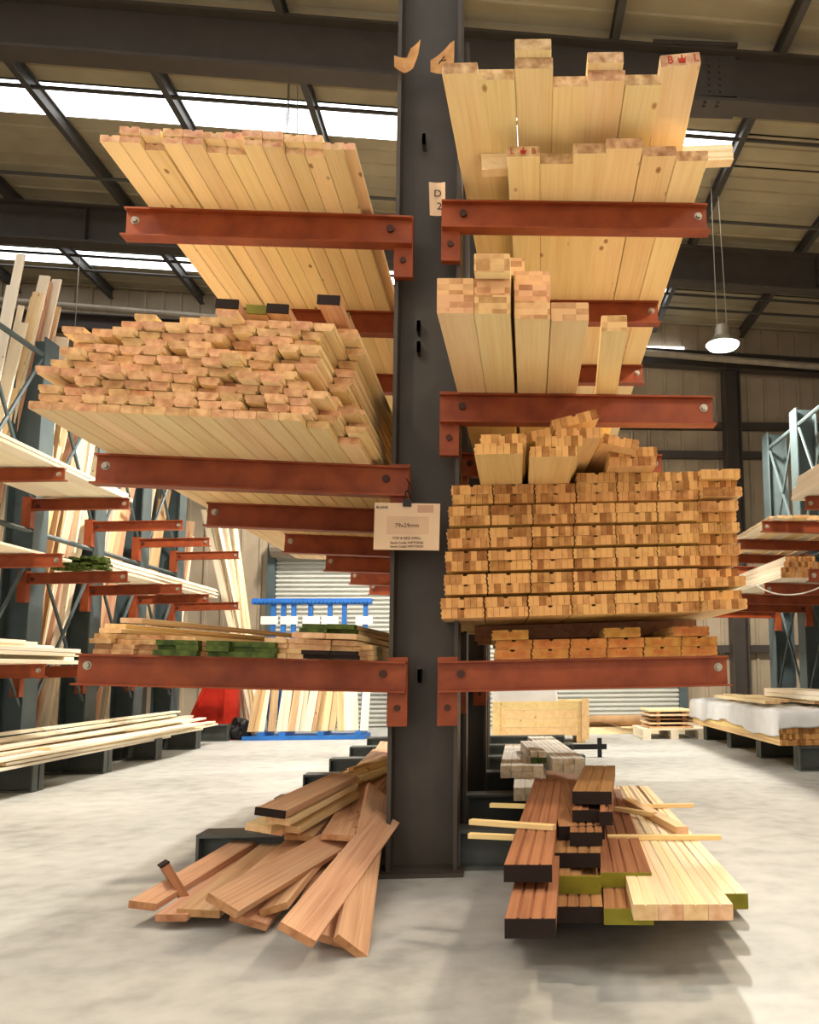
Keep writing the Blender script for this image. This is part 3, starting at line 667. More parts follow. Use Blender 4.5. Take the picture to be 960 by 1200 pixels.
for g in range(6):
    x0 = P(LE[g], 715-g*28, YE[g]).x
    for lay in range(2):
        crs += 1
        for c in range(7):
            if g == 5 and lay == 1 and False: continue
            x = x0 + c*(wE+0.0022) + (0.004 if lay == 0 else 0.0) + j(0.0008)
            fy = YE[g] + j(0.006) + (rnd.choice((-0.10, 0.0, -0.06, 0.05)) if c == 6 and lay == 0 else 0) + (0.05 if (g == 1 and c == 6) else 0)
            board('strip_board', 'stE', notched(wE, tE), 1.65, (x, fy, z+TE*(x-x0)+0.0005), ms_, 'strip-laminated board %s from left in the %s course up of the big right stack' % (ORD[c+1], ORD[crs]), 'boards of the big right stack', roll=-TE)
        z += tE + 0.0008
    if g < 5:
        z += 0.0175
        for Y in (0.05, 1.1):
            tag(link('spacer_lath', MB().box(0, 1.22, 0, 0.03, -0.0172, -0.0003).mesh('spacer_lath', [M['strip']]), None, (x0+0.01, Y, z+TE*0.01), (0, -TE, 0)), 'thin lath between two layer pairs inside the big right stack', 'lath', 'laths inside the big right stack')
# partial top course
for c in range(3, 7):
    x = x0 + c*(wE+0.002)+0.004
    board('strip_board', 'stE', notched(wE, tE), 1.6, (x, YE[5]-0.01+j(0.008)+(-0.03 if c == 6 else 0), z+TE*(x-x0)+0.0005), ms_, 'strip-laminated board in the part course on top of the big right stack, %s from left' % ORD[c-2], 'boards of the big right stack', roll=-TE)
for c in range(0, 1):
    pass
# loose boards thrown on top
def loose(x0, x1, pyb, Y, roll, label, L=1.8, yaw=-R(1.5), lift=0.0, pitch=0.0):
    a, b = P(x0, pyb, Y), P(x1, pyb, Y); wd = (b.x-a.x)/max(0.3, math.cos(roll))
    return board('strip_board', 'loose%.2f' % wd, notched(round(wd, 2), tE), L, (a.x, Y, a.z+lift), ms_, label, 'loose boards on the big right stack', yaw=yaw, roll=roll, pitch=pitch)
zt5 = z
def on_top(x0, x1, pyb, lay, label, yaw=-R(1.5), L=1.9, dx=0):
    z_ = zt5+TE*(PX(x0,530,-0.6)+0.2)+0.002+lay*(tE+0.001); Y = Pz((x0+x1)/2, pyb, z_).y
    xa = PX(x0, 530, Y); xb = PX(x1, 530, Y); wd = round(xb-xa, 3)
    return board('strip_board', 'ot%.2f' % wd, notched(wd, tE), L, (xa, Y, z_), ms_, label, 'loose boards on the big right stack', yaw=yaw, roll=-TE)
on_top(556, 613, 533, 0, 'loose board overhanging at the left end on top of the big right stack')
on_top(563, 617, 522, 1, 'loose board doubled on the left overhanging one on the big right stack')
on_top(621, 678, 536, 0, 'loose board overhanging second from left on top of the big right stack')
on_top(628, 684, 524, 1, 'loose board doubled on the second overhanging one on the big right stack')
on_top(652, 707, 514, 2, 'loose board in the third layer above the second overhanging one', yaw=R(1))
loose(594, 648, 523, y0E-0.25, -0.20, 'tilted loose board bridging the gap between the two doubled ones', lift=0.0)
loose(649, 704, 504, y0E-0.22, -0.27, 'tilted loose board lying highest of all on the big right stack', yaw=R(1))
loose(706, 748, 519, y0E-0.1, 0.17, 'loose board sloping down to the right beyond the highest one', yaw=R(4))
on_top(713, 770, 547, 1, 'loose board over another, rightmost of the loose boards on the stack')
on_top(714, 772, 536, 2, 'loose board uppermost of the rightmost pair on the big right stack')

# ------------------------------------------------------------------ G: low left shelf of odd boards with green ends
mr = (M['rough'], M['rough_end']); mpn = (M['pine'], M['pine_end'])
def z3(x): return ZL[3] + TL[3]*max(0, -0.48-x) + 0.001
def cluster(x0, x1, Y, nl, paint, words_, w_=0.095, t_=0.021, yaw=0.0, L=2.6, mats=None, base=0.0, jit=0.03):
    a, b = PX(x0, 765, Y), PX(x1, 765, Y); n = max(1, int(round((b-a)/w_)))
    for lay in range(nl):
        for c in range(n):
            x = a + c*w_ + j(0.004)
            if yaw < 0 and False: pass
            o = board('shelf_board', 'gb%.3f_%.3f' % (w_-0.004, t_), rect(w_-0.004, t_, 0.002), L, (x, Y + j(jit), z3(x) + base + lay*(t_+0.001)), mats or mr,
                      '%s, %s up%s' % (words_, ORD[lay+1], '' if n == 1 else ', %s along' % ORD[c+1]), 'odd boards on the low left arm', yaw=yaw, roll=TL[3])
            if paint: painted_end(o, w_-0.004, t_, 0.05, M[paint], 'green painted end' if paint == 'green' else 'dark painted end', 0.001)
cluster(108, 180, -0.06, 4, None, 'rough pale board at the left end of the low left shelf')
cluster(181, 240, -0.12, 3, 'green', 'green-ended board in the left green group on the low left shelf')
cluster(243, 311, -0.16, 3, 'green', 'green-ended board in the right green group on the low left shelf')
cluster(311, 357, -0.10, 4, None, 'board right of the green-ended groups on the low left shelf', mats=mpn)
cluster(353, 411, -0.34, 2, 'sealed', 'dark-ended board overhanging the low left arm', w_=0.112, t_=0.016)
cluster(358, 411, -0.20, 2, None, 'pale board over the dark-ended ones on the low left shelf', w_=0.105, t_=0.022, base=0.036, mats=mpn)
cluster(343, 412, -0.28, 1, None, 'long pale board atop the right group on the low left shelf', w_=0.13, t_=0.022, base=0.085, mats=mpn)
cluster(411, 440, -0.05, 3, None, 'short board beside the grey column on the low left shelf', w_=0.10, t_=0.022, mats=mpn)
cluster(350, 420, -0.1, 2, 'green', 'dark green-ended board heaped at right of the low left shelf', w_=0.12, t_=0.02, base=0.112, yaw=-0.06, jit=0.06)
for k, (x0, Y, b_) in enumerate(((116, -0.02, 0.091), (122, 0.05, 0.114), (140, -0.05, 0.137), (180, 0.0, 0.067), (205, 0.05, 0.067))):
    x = PX(x0, 740, Y)
    o = board('shelf_board', 'gl', rect(0.10, 0.021, 0.002), 3.0, (x, Y, z3(x)+b_), mpn, 'long pale board slewed over the left part of the low left shelf, %s up' % ORD[k+1], 'odd boards on the low left arm', yaw=-0.13-0.02*k, roll=TL[3])
# ------------------------------------------------------------------ racks along the left and right walls
def side_rack(name, label, xc, sg, rows, levels, htop, tips, base_tip, bh, base_dy=0.0):
    t = empty(name, (xc, rows[0], 0), label, 'rack')
    for i, Y in enumerate(rows):
        o = (xc, rows[0])
        mb = MB(); t_ = 0.016; w_, d_ = 0.26, 0.24
        mb.box(-w_/2, -w_/2+t_, 0, d_, 0, htop); mb.box(w_/2-t_, w_/2, 0, d_, 0, htop); mb.box(-w_/2+t_, w_/2-t_, d_/2-0.008, d_/2+0.008, 0, htop); mb.box(-w_/2-0.02, w_/2+0.02, -0.02, d_+0.02, 0, 0.015)
        mb.build('column', M['bluegrey'], t, (0, Y-rows[0], 0))
        for k, z in enumerate(levels):
            xi = sg*0.13; tip = tips(i, k)-xc
            L = abs(tip-xi); kk = ('sidearm', round(L, 2), sg)
            a = arm(t, xi-sg*0.06, tip, Y-rows[0]-0.04, z, 0.02, h=0.10, fw=0.06)
            MB().box(min(xi-sg*0.075, xi+sg*0.005), max(xi-sg*0.075, xi+sg*0.005), -0.075, -0.002, -0.26, 0.02).build('arm_bracket', M['orange'], t, (0, Y-rows[0], z))
        mb = MB(); a, b = sorted((sg*0.13, base_tip-xc)); yb = Y-rows[0]+base_dy
        mb.box(a, b, yb+0.03, yb+0.19, bh-0.015, bh); mb.box(a, b, yb+0.03, yb+0.19, 0, 0.015); mb.box(a, b, yb+0.105, yb+0.12, 0.015, bh-0.015)
        e = b-0.012 if sg > 0 else a
        mb.box(e, e+0.012, yb+0.03, yb+0.19, 0.015, bh-0.015); mb.box((a+b)/2, (a+b)/2+0.012, yb+0.03, yb+0.19, 0.015, bh-0.015)
        mb.build('base_beam', M['basegrey'], t)
        if i:
            dy = Y-rows[i-1]; mb = MB()
            for z0, z1 in ((0.6, 1.9), (1.9, 0.6), (2.4, 3.75), (3.75, 2.4)):
                mb.tube((sg*0.1, rows[i-1]-rows[0]+0.22, z0), (sg*0.1, Y-rows[0], z1), 0.018, 6)
            mb.tube((sg*0.1, rows[i-1]-rows[0]+0.22, 3.8), (sg*0.1, Y-rows[0], 3.8), 0.025, 6); mb.tube((sg*0.1, rows[i-1]-rows[0]+0.22, 2.15), (sg*0.1, Y-rows[0], 2.15), 0.025, 6)
            mb.build('cross_brace', M['bluegrey'], t)
    return t
LX = -4.29; LROW = [2.83, 3.99, 5.15, 6.31, 7.46]
LLEV = [2.43, 1.765, 0.935]
side_rack('single_sided_rack', 'blue-grey cantilever rack with short red-brown arms along the left side', LX, 1, LROW, LLEV, 3.97, lambda i, k: (-3.32, -3.30, -3.38)[k]+(0.06 if i == 2 else -0.05 if i > 2 else 0), -3.45, 0.21)
RX2 = 3.73; RROW = [2.65, 3.75, 4.85, 5.95, 7.05]
side_rack('single_sided_rack', 'blue-grey cantilever rack with short red-brown arms along the right side', RX2, -1, RROW, [2.19, 1.62], 4.01, lambda i, k: 2.42 if i < 2 else 2.48, 2.6, 0.21, -0.3)

mw = (M['white_wood'], M['white_end']); mrg = (M['rough'], M['rough_end'])
def stack(name, label, group, x0, y0, z0, nx, nz, w_, t_, L, mats, jx=0.004, jy=0.04, yaw=0.0, roll=0.0, cap=None, skip=0.0, jyaw=0.002, drop=0.0, gap=0.003, prof=None, key=None):
    for lay in range(nz):
        for c in range(nx):
            if skip and rnd.random() < skip*lay/nz: continue
            o = board(name, key or '%s%.3f_%.3f' % (name, w_, t_), prof or rect(w_, t_, 0.002), L, (x0+c*(w_+gap)+j(jx), y0+j(jy)+lay*drop, z0+lay*(t_+0.001)), mats, label, group, yaw=yaw+j(jyaw), roll=roll)
            if cap: painted_end(o, w_, t_, 0.05, M[cap], cap+' painted end', 0.001)
# boards on the left rack
def zarm(k, x): return LLEV[k] + 0.02*max(0, x-LX) + 0.002
stack('rack_board', 'pale wide board on the upper arms of the left rack', 'boards on the upper arms of the left rack', -4.1, 1.2, zarm(0, -3.4), 5, 2, 0.145, 0.028, 2.95, mw, drop=-0.1)
stack('rack_board', 'thin pale board on the middle arms at the near end of the left rack', 'few boards on the middle arms', -4.05, 1.2, zarm(1, -3.5), 4, 1, 0.14, 0.02, 1.95, mw, jy=0.2)
stack('rack_board', 'white board in the tall pile on the low arms of the left rack', 'boards on the low arms of the left rack', -4.12, 0.9, zarm(2, -3.45), 5, 4, 0.13, 0.03, 2.7, mw, jy=0.12, jx=0.008, skip=0.3)
stack('rack_board', 'white offcut laid on top of the pile on the low arms', 'offcuts on the low arms of the left rack', -4.1, 0.9, zarm(2, -3.45)+0.126, 3, 2, 0.13, 0.03, 2.4, mw, jy=0.3, jx=0.01)
# bundle of thin green-ended strips, mid level
for lay in range(6):
    for c in range(9):
        x = -3.86 + c*0.048 + j(0.008)
        o = board('thin_strip', 'thin', rect(0.044, 0.017), 3.0+j(0.02), (x, 3.78+j(0.07), zarm(1, x)+lay*0.0185), mw, 'thin pale strip with green end in the bundle on the left rack middle arms', 'green-ended strips on the left rack', yaw=j(0.004))
        painted_end(o, 0.044, 0.017, 0.10, M['green'], 'green painted end', 0.001)
# long rough pile on the left rack bases
for lay in range(8):
    for c in range(7):
        w_ = rnd.choice((0.09, 0.11, 0.13)); x = -4.06 + c*0.095 + j(0.02)
        if x + w_ > -3.3 or (lay > 3 and rnd.random() < 0.22*(lay-2)): continue
        L = rnd.choice((3.4, 4.0, 4.6)); y0 = rnd.choice((1.6, 2.2, 3.0)) + j(0.3)
        if y0+L > 7.3: L = 7.2-y0+j(0.2)
        board('rough_plank', 'rp%.2f_%.1f' % (w_, L), rect(w_, 0.022, 0.002), round(L, 1), (x, y0, 0.213+lay*0.028+abs(j(0.004))), mw, 'long pale rough plank in the ragged pile on the floor beams of the left rack', 'ragged pile on the left floor beams', yaw=j(0.03), pitch=j(0.007))
# ------------------------------------------------------------------ boards leaning upright behind the left rack
def leaning(n, ya, yb, xb, xt, h0, h1, label, group, mats=None, wmin=0.07, wmax=0.16, dy=0.15, t_=0.022):
    for k in range(n):
        y = ya + (yb-ya)*(k+0.5)/n + j(0.04); h = h0 + (h1-h0)*rnd.random(); w_ = rnd.choice((wmin, (wmin+wmax)/2, wmax))
        m_ = mats or rnd.choice((mw, mw, mrg, (M['pine'], M['pine_end']), (M['cedar'], M['cedar_end'])))
        x0 = xb + j(0.09); x1 = xt + j(0.05)
        sl = (x1-x0)/4.2*h
        plank('leaning_board', (x0, y, 0.012), (x0+sl, y+dy+j(0.12), math.sqrt(max(0.1, h*h-sl*sl-dy*dy))), w_, t_, m_, label, group, roll=R(90)*0 + R(70) + j(0.35))
leaning(16, 3.6, 4.3, -4.86, -4.36, 4.1, 4.75, 'very tall board leaning at the far left behind the left rack', 'tallest leaning boards on the left', None, 0.05, 0.10)
leaning(16, 4.35, 5.05, -4.68, -4.24, 2.4, 4.2, 'board leaning behind the second column of the left rack', 'leaning boards behind the second left column', None, 0.10, 0.19)
leaning(10, 4.85, 5.1, -4.60, -4.20, 3.2, 3.6, 'pale wide board leaning between the second and third columns of the left rack', 'leaning boards between left columns two and three', (M['white_wood'], M['primed_end']), 0.12, 0.2)
leaning(12, 5.45, 6.2, -4.62, -4.22, 2.8, 3.7, 'board leaning between the third and fourth columns of the left rack', 'leaning boards between left columns three and four')
leaning(10, 6.6, 7.3, -4.62, -4.22, 2.6, 3.6, 'narrow board leaning between the fourth and fifth columns of the left rack', 'leaning boards between left columns four and five', None, 0.04, 0.09)
leaning(6, 7.75, 8.1, -4.5, -4.15, 2.3, 3.0, 'board leaning behind the last column of the left rack', 'leaning boards behind the last left column')
# tall sheets leaning the other way past the end of the rack
for k in range(11):
    y = 8.05 + k*0.035; a = P(300+rnd.uniform(-14, 16), 866, y); b = P(241+rnd.uniform(-6, 30), rnd.uniform(572, 600), y+0.25)
    plank('leaning_board', (a.x, y, 0.012), (b.x, y+0.3, b.z), rnd.choice((0.06, 0.09, 0.12)), 0.02, rnd.choice((mw, mw, (M['pine'], M['pine_end']))), 'tall pale board leaning to the left beyond the end of the left rack', 'tall boards beyond the left rack end', roll=j(0.4))
# ------------------------------------------------------------------ red panel, dark bundle
def red_panel():
    Y = 7.9; t = empty('steel_end_frame', P(250, 858, Y)*1.0, 'red painted steel frame with slanted left edge on the floor behind the left rack', 'frame')
    o = t.location.copy(); o.z = 0; t.location = o
    pts = [(213, 860), (263, 860), (263, 770), (256, 770)]
    pp = [P(x, y, Y)-o for x, y in pts]
    MB().prism([(p.x, max(0.0, p.z)) for p in pp], 'y', 0, 0.02).build('panel', M['redsteel'], t)
    x0, x1 = P(262, 860, Y).x-o.x, P(277, 860, Y).x-o.x
    MB().box(x0, x1, -0.03, 0.13, 0, 1.35).build('post', M['redsteel'], t)
    mb = MB(); mb.prism([(pp[0].x-0.02, 0.0), (pp[0].x+0.03, 0.0), (pp[3].x+0.03, pp[3].z), (pp[3].x-0.02, pp[3].z)], 'y', -0.03, 0.04); mb.build('edge_rail', M['redsteel'], t)
    mb = MB(); mb.box(pp[0].x-0.05, x1+0.05, -0.25, 0.35, 0, 0.012); mb.build('foot_plate', M['redsteel'], t)
red_panel()
p = Pz(288, 865, 0)
bm = bmesh.new(); bmesh.ops.create_icosphere(bm, subdivisions=3, radius=0.16)
for v in bm.verts:
    f = 1 + 0.25*math.sin(v.co.x*31)*math.cos(v.co.z*27+v.co.y*19); v.co *= f; v.co.z = max(v.co.z, -0.12)
o = MB(); o.bm.free(); o.bm = bm; tag(o.build('refuse_sack', M['black'], None, (p.x, 7.75, 0.12)), 'small dark lumpy sack on the floor right of the red steel frame', 'sack')
# ------------------------------------------------------------------ blue upright storage rack with sheets
def blue_rack():
    Y = 8.0; xl, xr = P(296, 703, Y).x, P(436, 703, Y).x; zt = P(366, 704, Y).z
    t = empty('upright_sheet_rack', ((xl+xr)/2, Y, 0), 'bright blue upright storage rack with scalloped top rail before the roller shutter', 'rack'); cx_ = (xl+xr)/2
    mb = MB(); mb.box(xl-cx_, xr-cx_, -0.03, 0.05, zt-0.05, zt+0.03); n = 30
    for i in range(n): x = xl-cx_+(xr-xl)*(i+0.5)/n; mb.tube((x, -0.06, zt-0.01), (x, 0.0, zt-0.01), 0.028, 8)
    mb.build('top_rail', M['bluepaint'], t)
    for px in (318, 330, 342, 362, 385, 402, 427):
        x = P(px, 780, Y).x-cx_; MB().box(x-0.03, x+0.03, 0, 0.06, 0.1, zt).build('upright', M['bluepaint'], t)
    for px in (316, 339, 365, 387, 427):
        x = P(px, 727, Y).x-cx_; z = P(px, 727, Y).z; MB().box(x-0.115, x+0.115, -0.02, 0.0, z-0.055, z+0.055).build('label_plate', M['whiteplate'], t)
    mb = MB(); mb.box(xl-cx_+0.05, xr-cx_, -0.45, 0.1, 0.0, 0.05)
    for px in (318, 342, 385, 427): x = P(px, 780, Y).x-cx_; mb.box(x-0.04, x+0.04, -0.45, 0.12, 0.05, 0.10)
    mb.build('base_tray', M['bluepaint'], t)
    gaps = [(300, 312), (311, 318), (322, 330), (333, 344), (345, 352), (352, 362), (363, 372), (372, 382), (382, 398), (402, 409), (405, 416), (409, 424), (428, 436)]
    for k, (a, b) in enumerate(gaps):
        x0, x1 = P(a, 866, Y).x, P(b, 866, Y).x; lean = (0.10, 0.06, 0.0, 0.05, 0.08, 0.09, 0.1, 0.1, 0.09, -0.1, -0.1, -0.1, 0.0)[k]
        m_ = (mrg, mw, mrg, mw, mrg, mw, mw, mrg, (M['pine'], M['pine_end']), mrg, mw, mw, mw)[k]
        nb = 2 if (b-a) > 9 else 1
        for q in range(nb):
            xa = x0 + (x1-x0)*(q+0.5)/nb
            plank('upright_board', (xa, Y-0.40+q*0.03+(k % 3)*0.028, 0.105), (xa+lean, Y-0.10+(k % 3)*0.028, 1.15+0.12*((k*7) % 3)), (x1-x0)/nb*1.12, 0.018, m_,
                  'upright board leaning in the blue storage rack', 'upright boards in the blue rack')
blue_rack()
# ------------------------------------------------------------------ right rack loads
def zr2(k, x): return (2.19, 1.62)[k] + 0.02*max(0, RX2-x) + 0.002
x = P(940, 590, 2.4).x
for lay in range(5):
    for c in range(4):
        board('white_plank', 'wp', rect(0.16, 0.032), 2.7, (x+0.06+c*0.165+0.004*lay, 0.10-lay*0.03+j(0.02), zr2(0, x)+lay*0.034), mw, 'white plank in the bright stack at the right edge on the upper arms', 'bright stack at the right edge')
for lay in range(2):
    for c in range(7):
        board('white_plank', 'wq', rect(0.14, 0.025), 2.6, (2.50+c*0.15, 3.60+j(0.12)+lay*0.2, zr2(0, 2.45)-0.004+lay*0.027), (mw, (M['pine'], M['pine_end']))[(c+lay) % 2], 'plank lying behind on the upper arms of the right rack', 'planks behind on the upper right arms', yaw=-0.02)
for lay in range(4):
    for c in range(8-2*lay):
        board('white_plank', 'wr', notched(0.13, 0.046), 3.2, (2.42+c*0.135+0.02*lay, 3.30+j(0.04), zr2(1, 2.45)+lay*0.048), (M['white_wood'], M['strip_end']), 'pale plank in the stepped stack on the lower arms of the right rack', 'stepped stack on the lower right arms')
c0 = P(886, 686, 3.5); c1 = P(920, 697, 3.3); c2 = P(962, 688, 2.9)
curve_tube('slack_cord', [c0.lerp(c1, t*2)+Vector((0, 0, 0.02*math.sin(math.pi*t*2)*-1)) if t < 0.5 else c1.lerp(c2, t*2-1)+Vector((0, 0, -0.02*math.sin(math.pi*(t*2-1)))) for t in [i/14 for i in range(15)]], 0.006, M['whitecord'])
tag(bpy.data.objects['slack_cord'], 'thin pale cord drooping below the lower arms of the right rack', 'cord')
# wrapped pack on the right floor beams
def wrapped_pack():
    q = Pz(914, 874, 0.215); x0, y0 = q.x, q.y; L = 3.3; W_ = 0.93
    for lay in range(5):
        for c in range(5):
            board('packed_board', 'pk', notched(0.18, 0.05), L, (x0+c*0.186, y0+j(0.006), 0.215+lay*0.052), ms_, 'yellow board in the pack under the white plastic on the right floor', 'boards in the wrapped pack', yaw=0)
    ztop_ = 0.215+5*0.052+0.001
    bm = bmesh.new(); nx, ny = 30, 60; vs = {}
    rr = random.Random(3)
    for i in range(nx+1):
        for k in range(ny+1):
            u, v = i/nx, k/ny
            # path over the cross-section: down the near side, over the top, down the far side
            s_ = u*(W_+0.5); drop = 0.22 + 0.03*math.sin(v*9)+0.012*math.sin(v*33)
            if s_ < 0.25: X = -0.022-0.008*math.sin(v*70+u*9); Z = ztop_+0.03-(1-s_/0.25)*drop+0.02
            elif s_ > W_+0.25: X = W_+0.02; Z = ztop_+0.03-(s_-W_-0.25)/0.25*drop
            else: X = s_-0.25; Z = ztop_+0.045+0.008*math.sin(u*31+v*17)+0.008*math.sin(v*47-u*11)
            vs[i, k] = bm.verts.new((x0+X, y0-0.04+v*(L+0.07), Z))
    for i in range(nx):
        for k in range(ny): bm.faces.new((vs[i,k], vs[i+1,k], vs[i+1,k+1], vs[i,k+1]))
    prev = [vs[i, 0] for i in range(nx+1)]
    low_ = [bm.verts.new((v.co.x, v.co.y-0.02-0.01*math.sin(i*1.7), max(0.30+0.03*math.sin(i*0.9), v.co.z-0.16))) for i, v in enumerate(prev)]
    for i in range(nx): bm.faces.new((prev[i], low_[i], low_[i+1], prev[i+1]))
    prev = [vs[i, ny] for i in range(nx+1)]
    low_ = [bm.verts.new((v.co.x, v.co.y+0.02, max(0.28, v.co.z-0.2))) for v in prev]
    for i in range(nx): bm.faces.new((prev[i+1], low_[i+1], low_[i], prev[i]))
    o = MB(); o.bm.free(); o.bm = bm; o = o.build('plastic_sheet', M['plastic'])
    sm = o.modifiers.new('thickness', 'SOLIDIFY'); sm.thickness = 0.003; sb = o.modifiers.new('smooth', 'SUBSURF'); sb.levels = sb.render_levels = 1
    for f in o.data.polygons: f.use_smooth = True
    tag(o, 'white plastic sheet draped over the long pack on the right floor', 'sheet')
    MB_ = MB().box(-0.001, 0, 0, 0.07, 0, 0.055); tag(MB_.build('paper_tag', M['whiteplate'], None, (x0-0.003, y0+0.28, 0.33)), 'small white tag on the side of the wrapped pack', 'tag')
    zz = ztop_+0.072
    for k in range(4):
        board('loose_plank', 'lp', rect(0.14, 0.03), 2.0, (x0+0.05+k*0.19+j(0.03), y0+0.5+j(0.3), zz+0.005), (M['pine'], M['pine_end']), 'plank lying loose on top of the white plastic sheet', 'planks on the wrapped pack', yaw=j(0.03))
    for k in range(2):
        for lay in range(2):
            board('loose_plank', 'lq', rect(0.17, 0.04), 1.6, (x0+0.40+k*0.19, y0+0.05, zz+0.042+lay*0.042), mw, 'thick white plank in the small stack at the right edge on the wrapped pack', 'small white stack on the wrapped pack')
wrapped_pack()
# pallet with boards, far right of the shutter
def pallet():
    a, b = Pz(754, 869, 0), Pz(828, 869, 0); Y = 7.0; xa, xb = P(753, 866, Y).x, P(829, 866, Y).x; W_ = xb-xa
    t = empty('pallet', ((xa+xb)/2, Y, 0), 'wooden pallet standing on the floor before the roller shutter at right', 'pallet')
    for k, x in enumerate((-W_/2+0.06, 0, W_/2-0.06)): MB().box(x-0.05, x+0.05, 0, 0.8, 0.0, 0.11).build('runner', M['white_wood'], t)
    for k in range(6): MB().box(-W_/2, W_/2, k*0.14, k*0.14+0.1, 0.11, 0.13).build('deck_board', M['white_wood'], t)
    xm = (P(762, 850, Y).x+P(815, 850, Y).x)/2; wd = P(815, 850, Y).x-P(762, 850, Y).x
    for k in range(5):
        tag(MB().box(-wd/2+j(0.02), wd/2+j(0.02), 0, 0.7, 0, 0.022).build('cut_panel', [M['cedar'], M['pine'], M['brown'], M['tan'], M['pine']][k], None, (xm, Y+0.05+j(0.02), 0.131+k*0.052)), '%s board panel up in the small stack on the pallet' % ORD[k+1], 'panel', 'panels on the pallet')
        if k < 4:
            for xx in (-wd/3, wd/3-0.05): tag(MB().box(0, 0.05, 0, 0.65, 0, 0.0285).build('spacer_lath', M['brown'], None, (xm+xx, Y+0.07, 0.1535+k*0.052)), 'lath spacing the panels on the pallet', 'lath', 'laths on the pallet')
pallet()
# low pile and roll of brown paper, crate, white pack
Y = 8.0
for k in range(6):
    xa = P(676, 850, Y).x; L = 1.9
    o = tag(MB().box(0, L, 0, 0.11, 0, 0.045).build('long_timber', [M['tan'], M['cedar'], M['pine']][k % 3], None, (xa+j(0.04), Y+(k % 3)*0.115, 0.0+(k//3)*0.047)), 'timber lying crosswise in the low pile before the roller shutter', 'timber', 'low pile before the shutter')
p = P(690, 845, 8.1)
mb = MB(); mb.tube((0, 0, 0), (0.85, 0.05, 0.0), 0.075, 20); tag(mb.build('paper_roll', M['kraft'], None, (p.x-0.1, 8.12, 0.172)), 'roll of brown paper lying on the low pile before the shutter', 'roll')
bm = bmesh.new(); vs = [[bm.verts.new((0.75*i/12, 0.2*k, 0.06+0.05*math.sin(i*0.45)*(1-k*0.3))) for k in range(2)] for i in range(13)]
for i in range(12): bm.faces.new((vs[i][0], vs[i+1][0], vs[i+1][1], vs[i][1]))
o = MB(); o.bm.free(); o.bm = bm; o = o.build('kraft_sheet', M['kraft'], None, (p.x-0.12, 7.96, 0.06)); o.modifiers.new('t', 'SOLIDIFY').thickness = 0.004; tag(o, 'loose curled sheet of brown paper in front of the paper roll', 'paper')
def crate():
    Y = 6.6; x0, x1 = P(577, 822, Y).x, P(690, 822, Y).x; zt = P(633, 822, Y).z
    t = empty('packing_crate', ((x0+x1)/2, Y, 0), 'pale plywood packing crate standing on the floor behind the right-hand decking piles', 'crate'); w_ = (x1-x0)/2; zb = 0.09
    for k in range(4):
        za = zb+(zt-zb)*k/4; MB().box(-w_, w_, 0, 0.02, za+0.001, za+(zt-zb)/4-0.001).build('side_board', M['ply'], t)
    for s_ in (-1, 1): MB().box(min(s_*w_, s_*(w_-0.02)), max(s_*w_, s_*(w_-0.02)), 0.02, 0.6, zb, zt).build('end_board', M['ply'], t)
    MB().box(-w_, w_, 0.6, 0.62, zb, zt).build('back_board', M['ply'], t)
    MB().box(w_-0.09, w_, -0.022, 0, zb-0.05, zt+0.03).build('batten', M['ply'], t); MB().box(-w_, -w_+0.09, -0.022, 0, zb-0.05, zt).build('batten', M['ply'], t)
    for x in (-w_+0.1, 0, w_-0.1): MB().box(x-0.05, x+0.05, 0, 0.6, 0, zb).build('skid', M['ply'], t)
    MB().box(-w_+0.02, w_-0.02, 0.02, 0.6, zb, zb+0.015).build('bottom_board', M['ply'], t)
    xa, xb, zc_ = P(577, 797, Y+0.3).x-t.location.x, P(655, 797, Y+0.3).x-t.location.x, P(610, 797, Y+0.3).z
    mb = MB(); mb.prism([(xa, 0.11), (xb+0.02, 0.11), (xb-0.05, zc_), (xa, zc_)], 'y', 0.12, 0.5)
    o = mb.build('wrapped_bale', M['plastic'], None, t.location); bv = o.modifiers.new('soft', 'BEVEL'); bv.width = 0.03; bv.segments = 3; tag(o, 'white wrapped bale rising above the top of the packing crate', 'bale')
crate()
# small black trestle beside the crate
p = P(697, 876, 4.9)
t = empty('trestle', (p.x, 4.9, 0), 'small dark steel trestle at the right end of the white decking pile', 'trestle')
zt = P(697, 872, 4.9).z
MB().box(-0.30, 0.12, -0.03, 0.03, zt-0.05, zt).build('bar', M['black'], t)
for x in (-0.25, 0.05): MB().box(x-0.02, x+0.02, -0.03, 0.03, 0, zt-0.05).build('leg', M['black'], t)
MB().box(0.03, 0.07, -0.03, 0.03, zt, zt+0.06).build('peg', M['black'], t)
# thin wires
for k, (px, y0, y1, Y, lab) in enumerate(((93, 300, 400, 8.9, 'thin wire hanging from the roof above the left rack'), (338, 90, 155, 4.4, 'thin wire hanging from the roof light above the top left boards'))):
    a, b = P(px, y0, Y), P(px, y1, Y); tag(MB().tube((a.x, Y, a.z if k == 0 else roof_z(a.x)-0.02), (a.x, Y, b.z), 0.006, 6).build('hanging_wire', M['steel']), lab, 'wire')
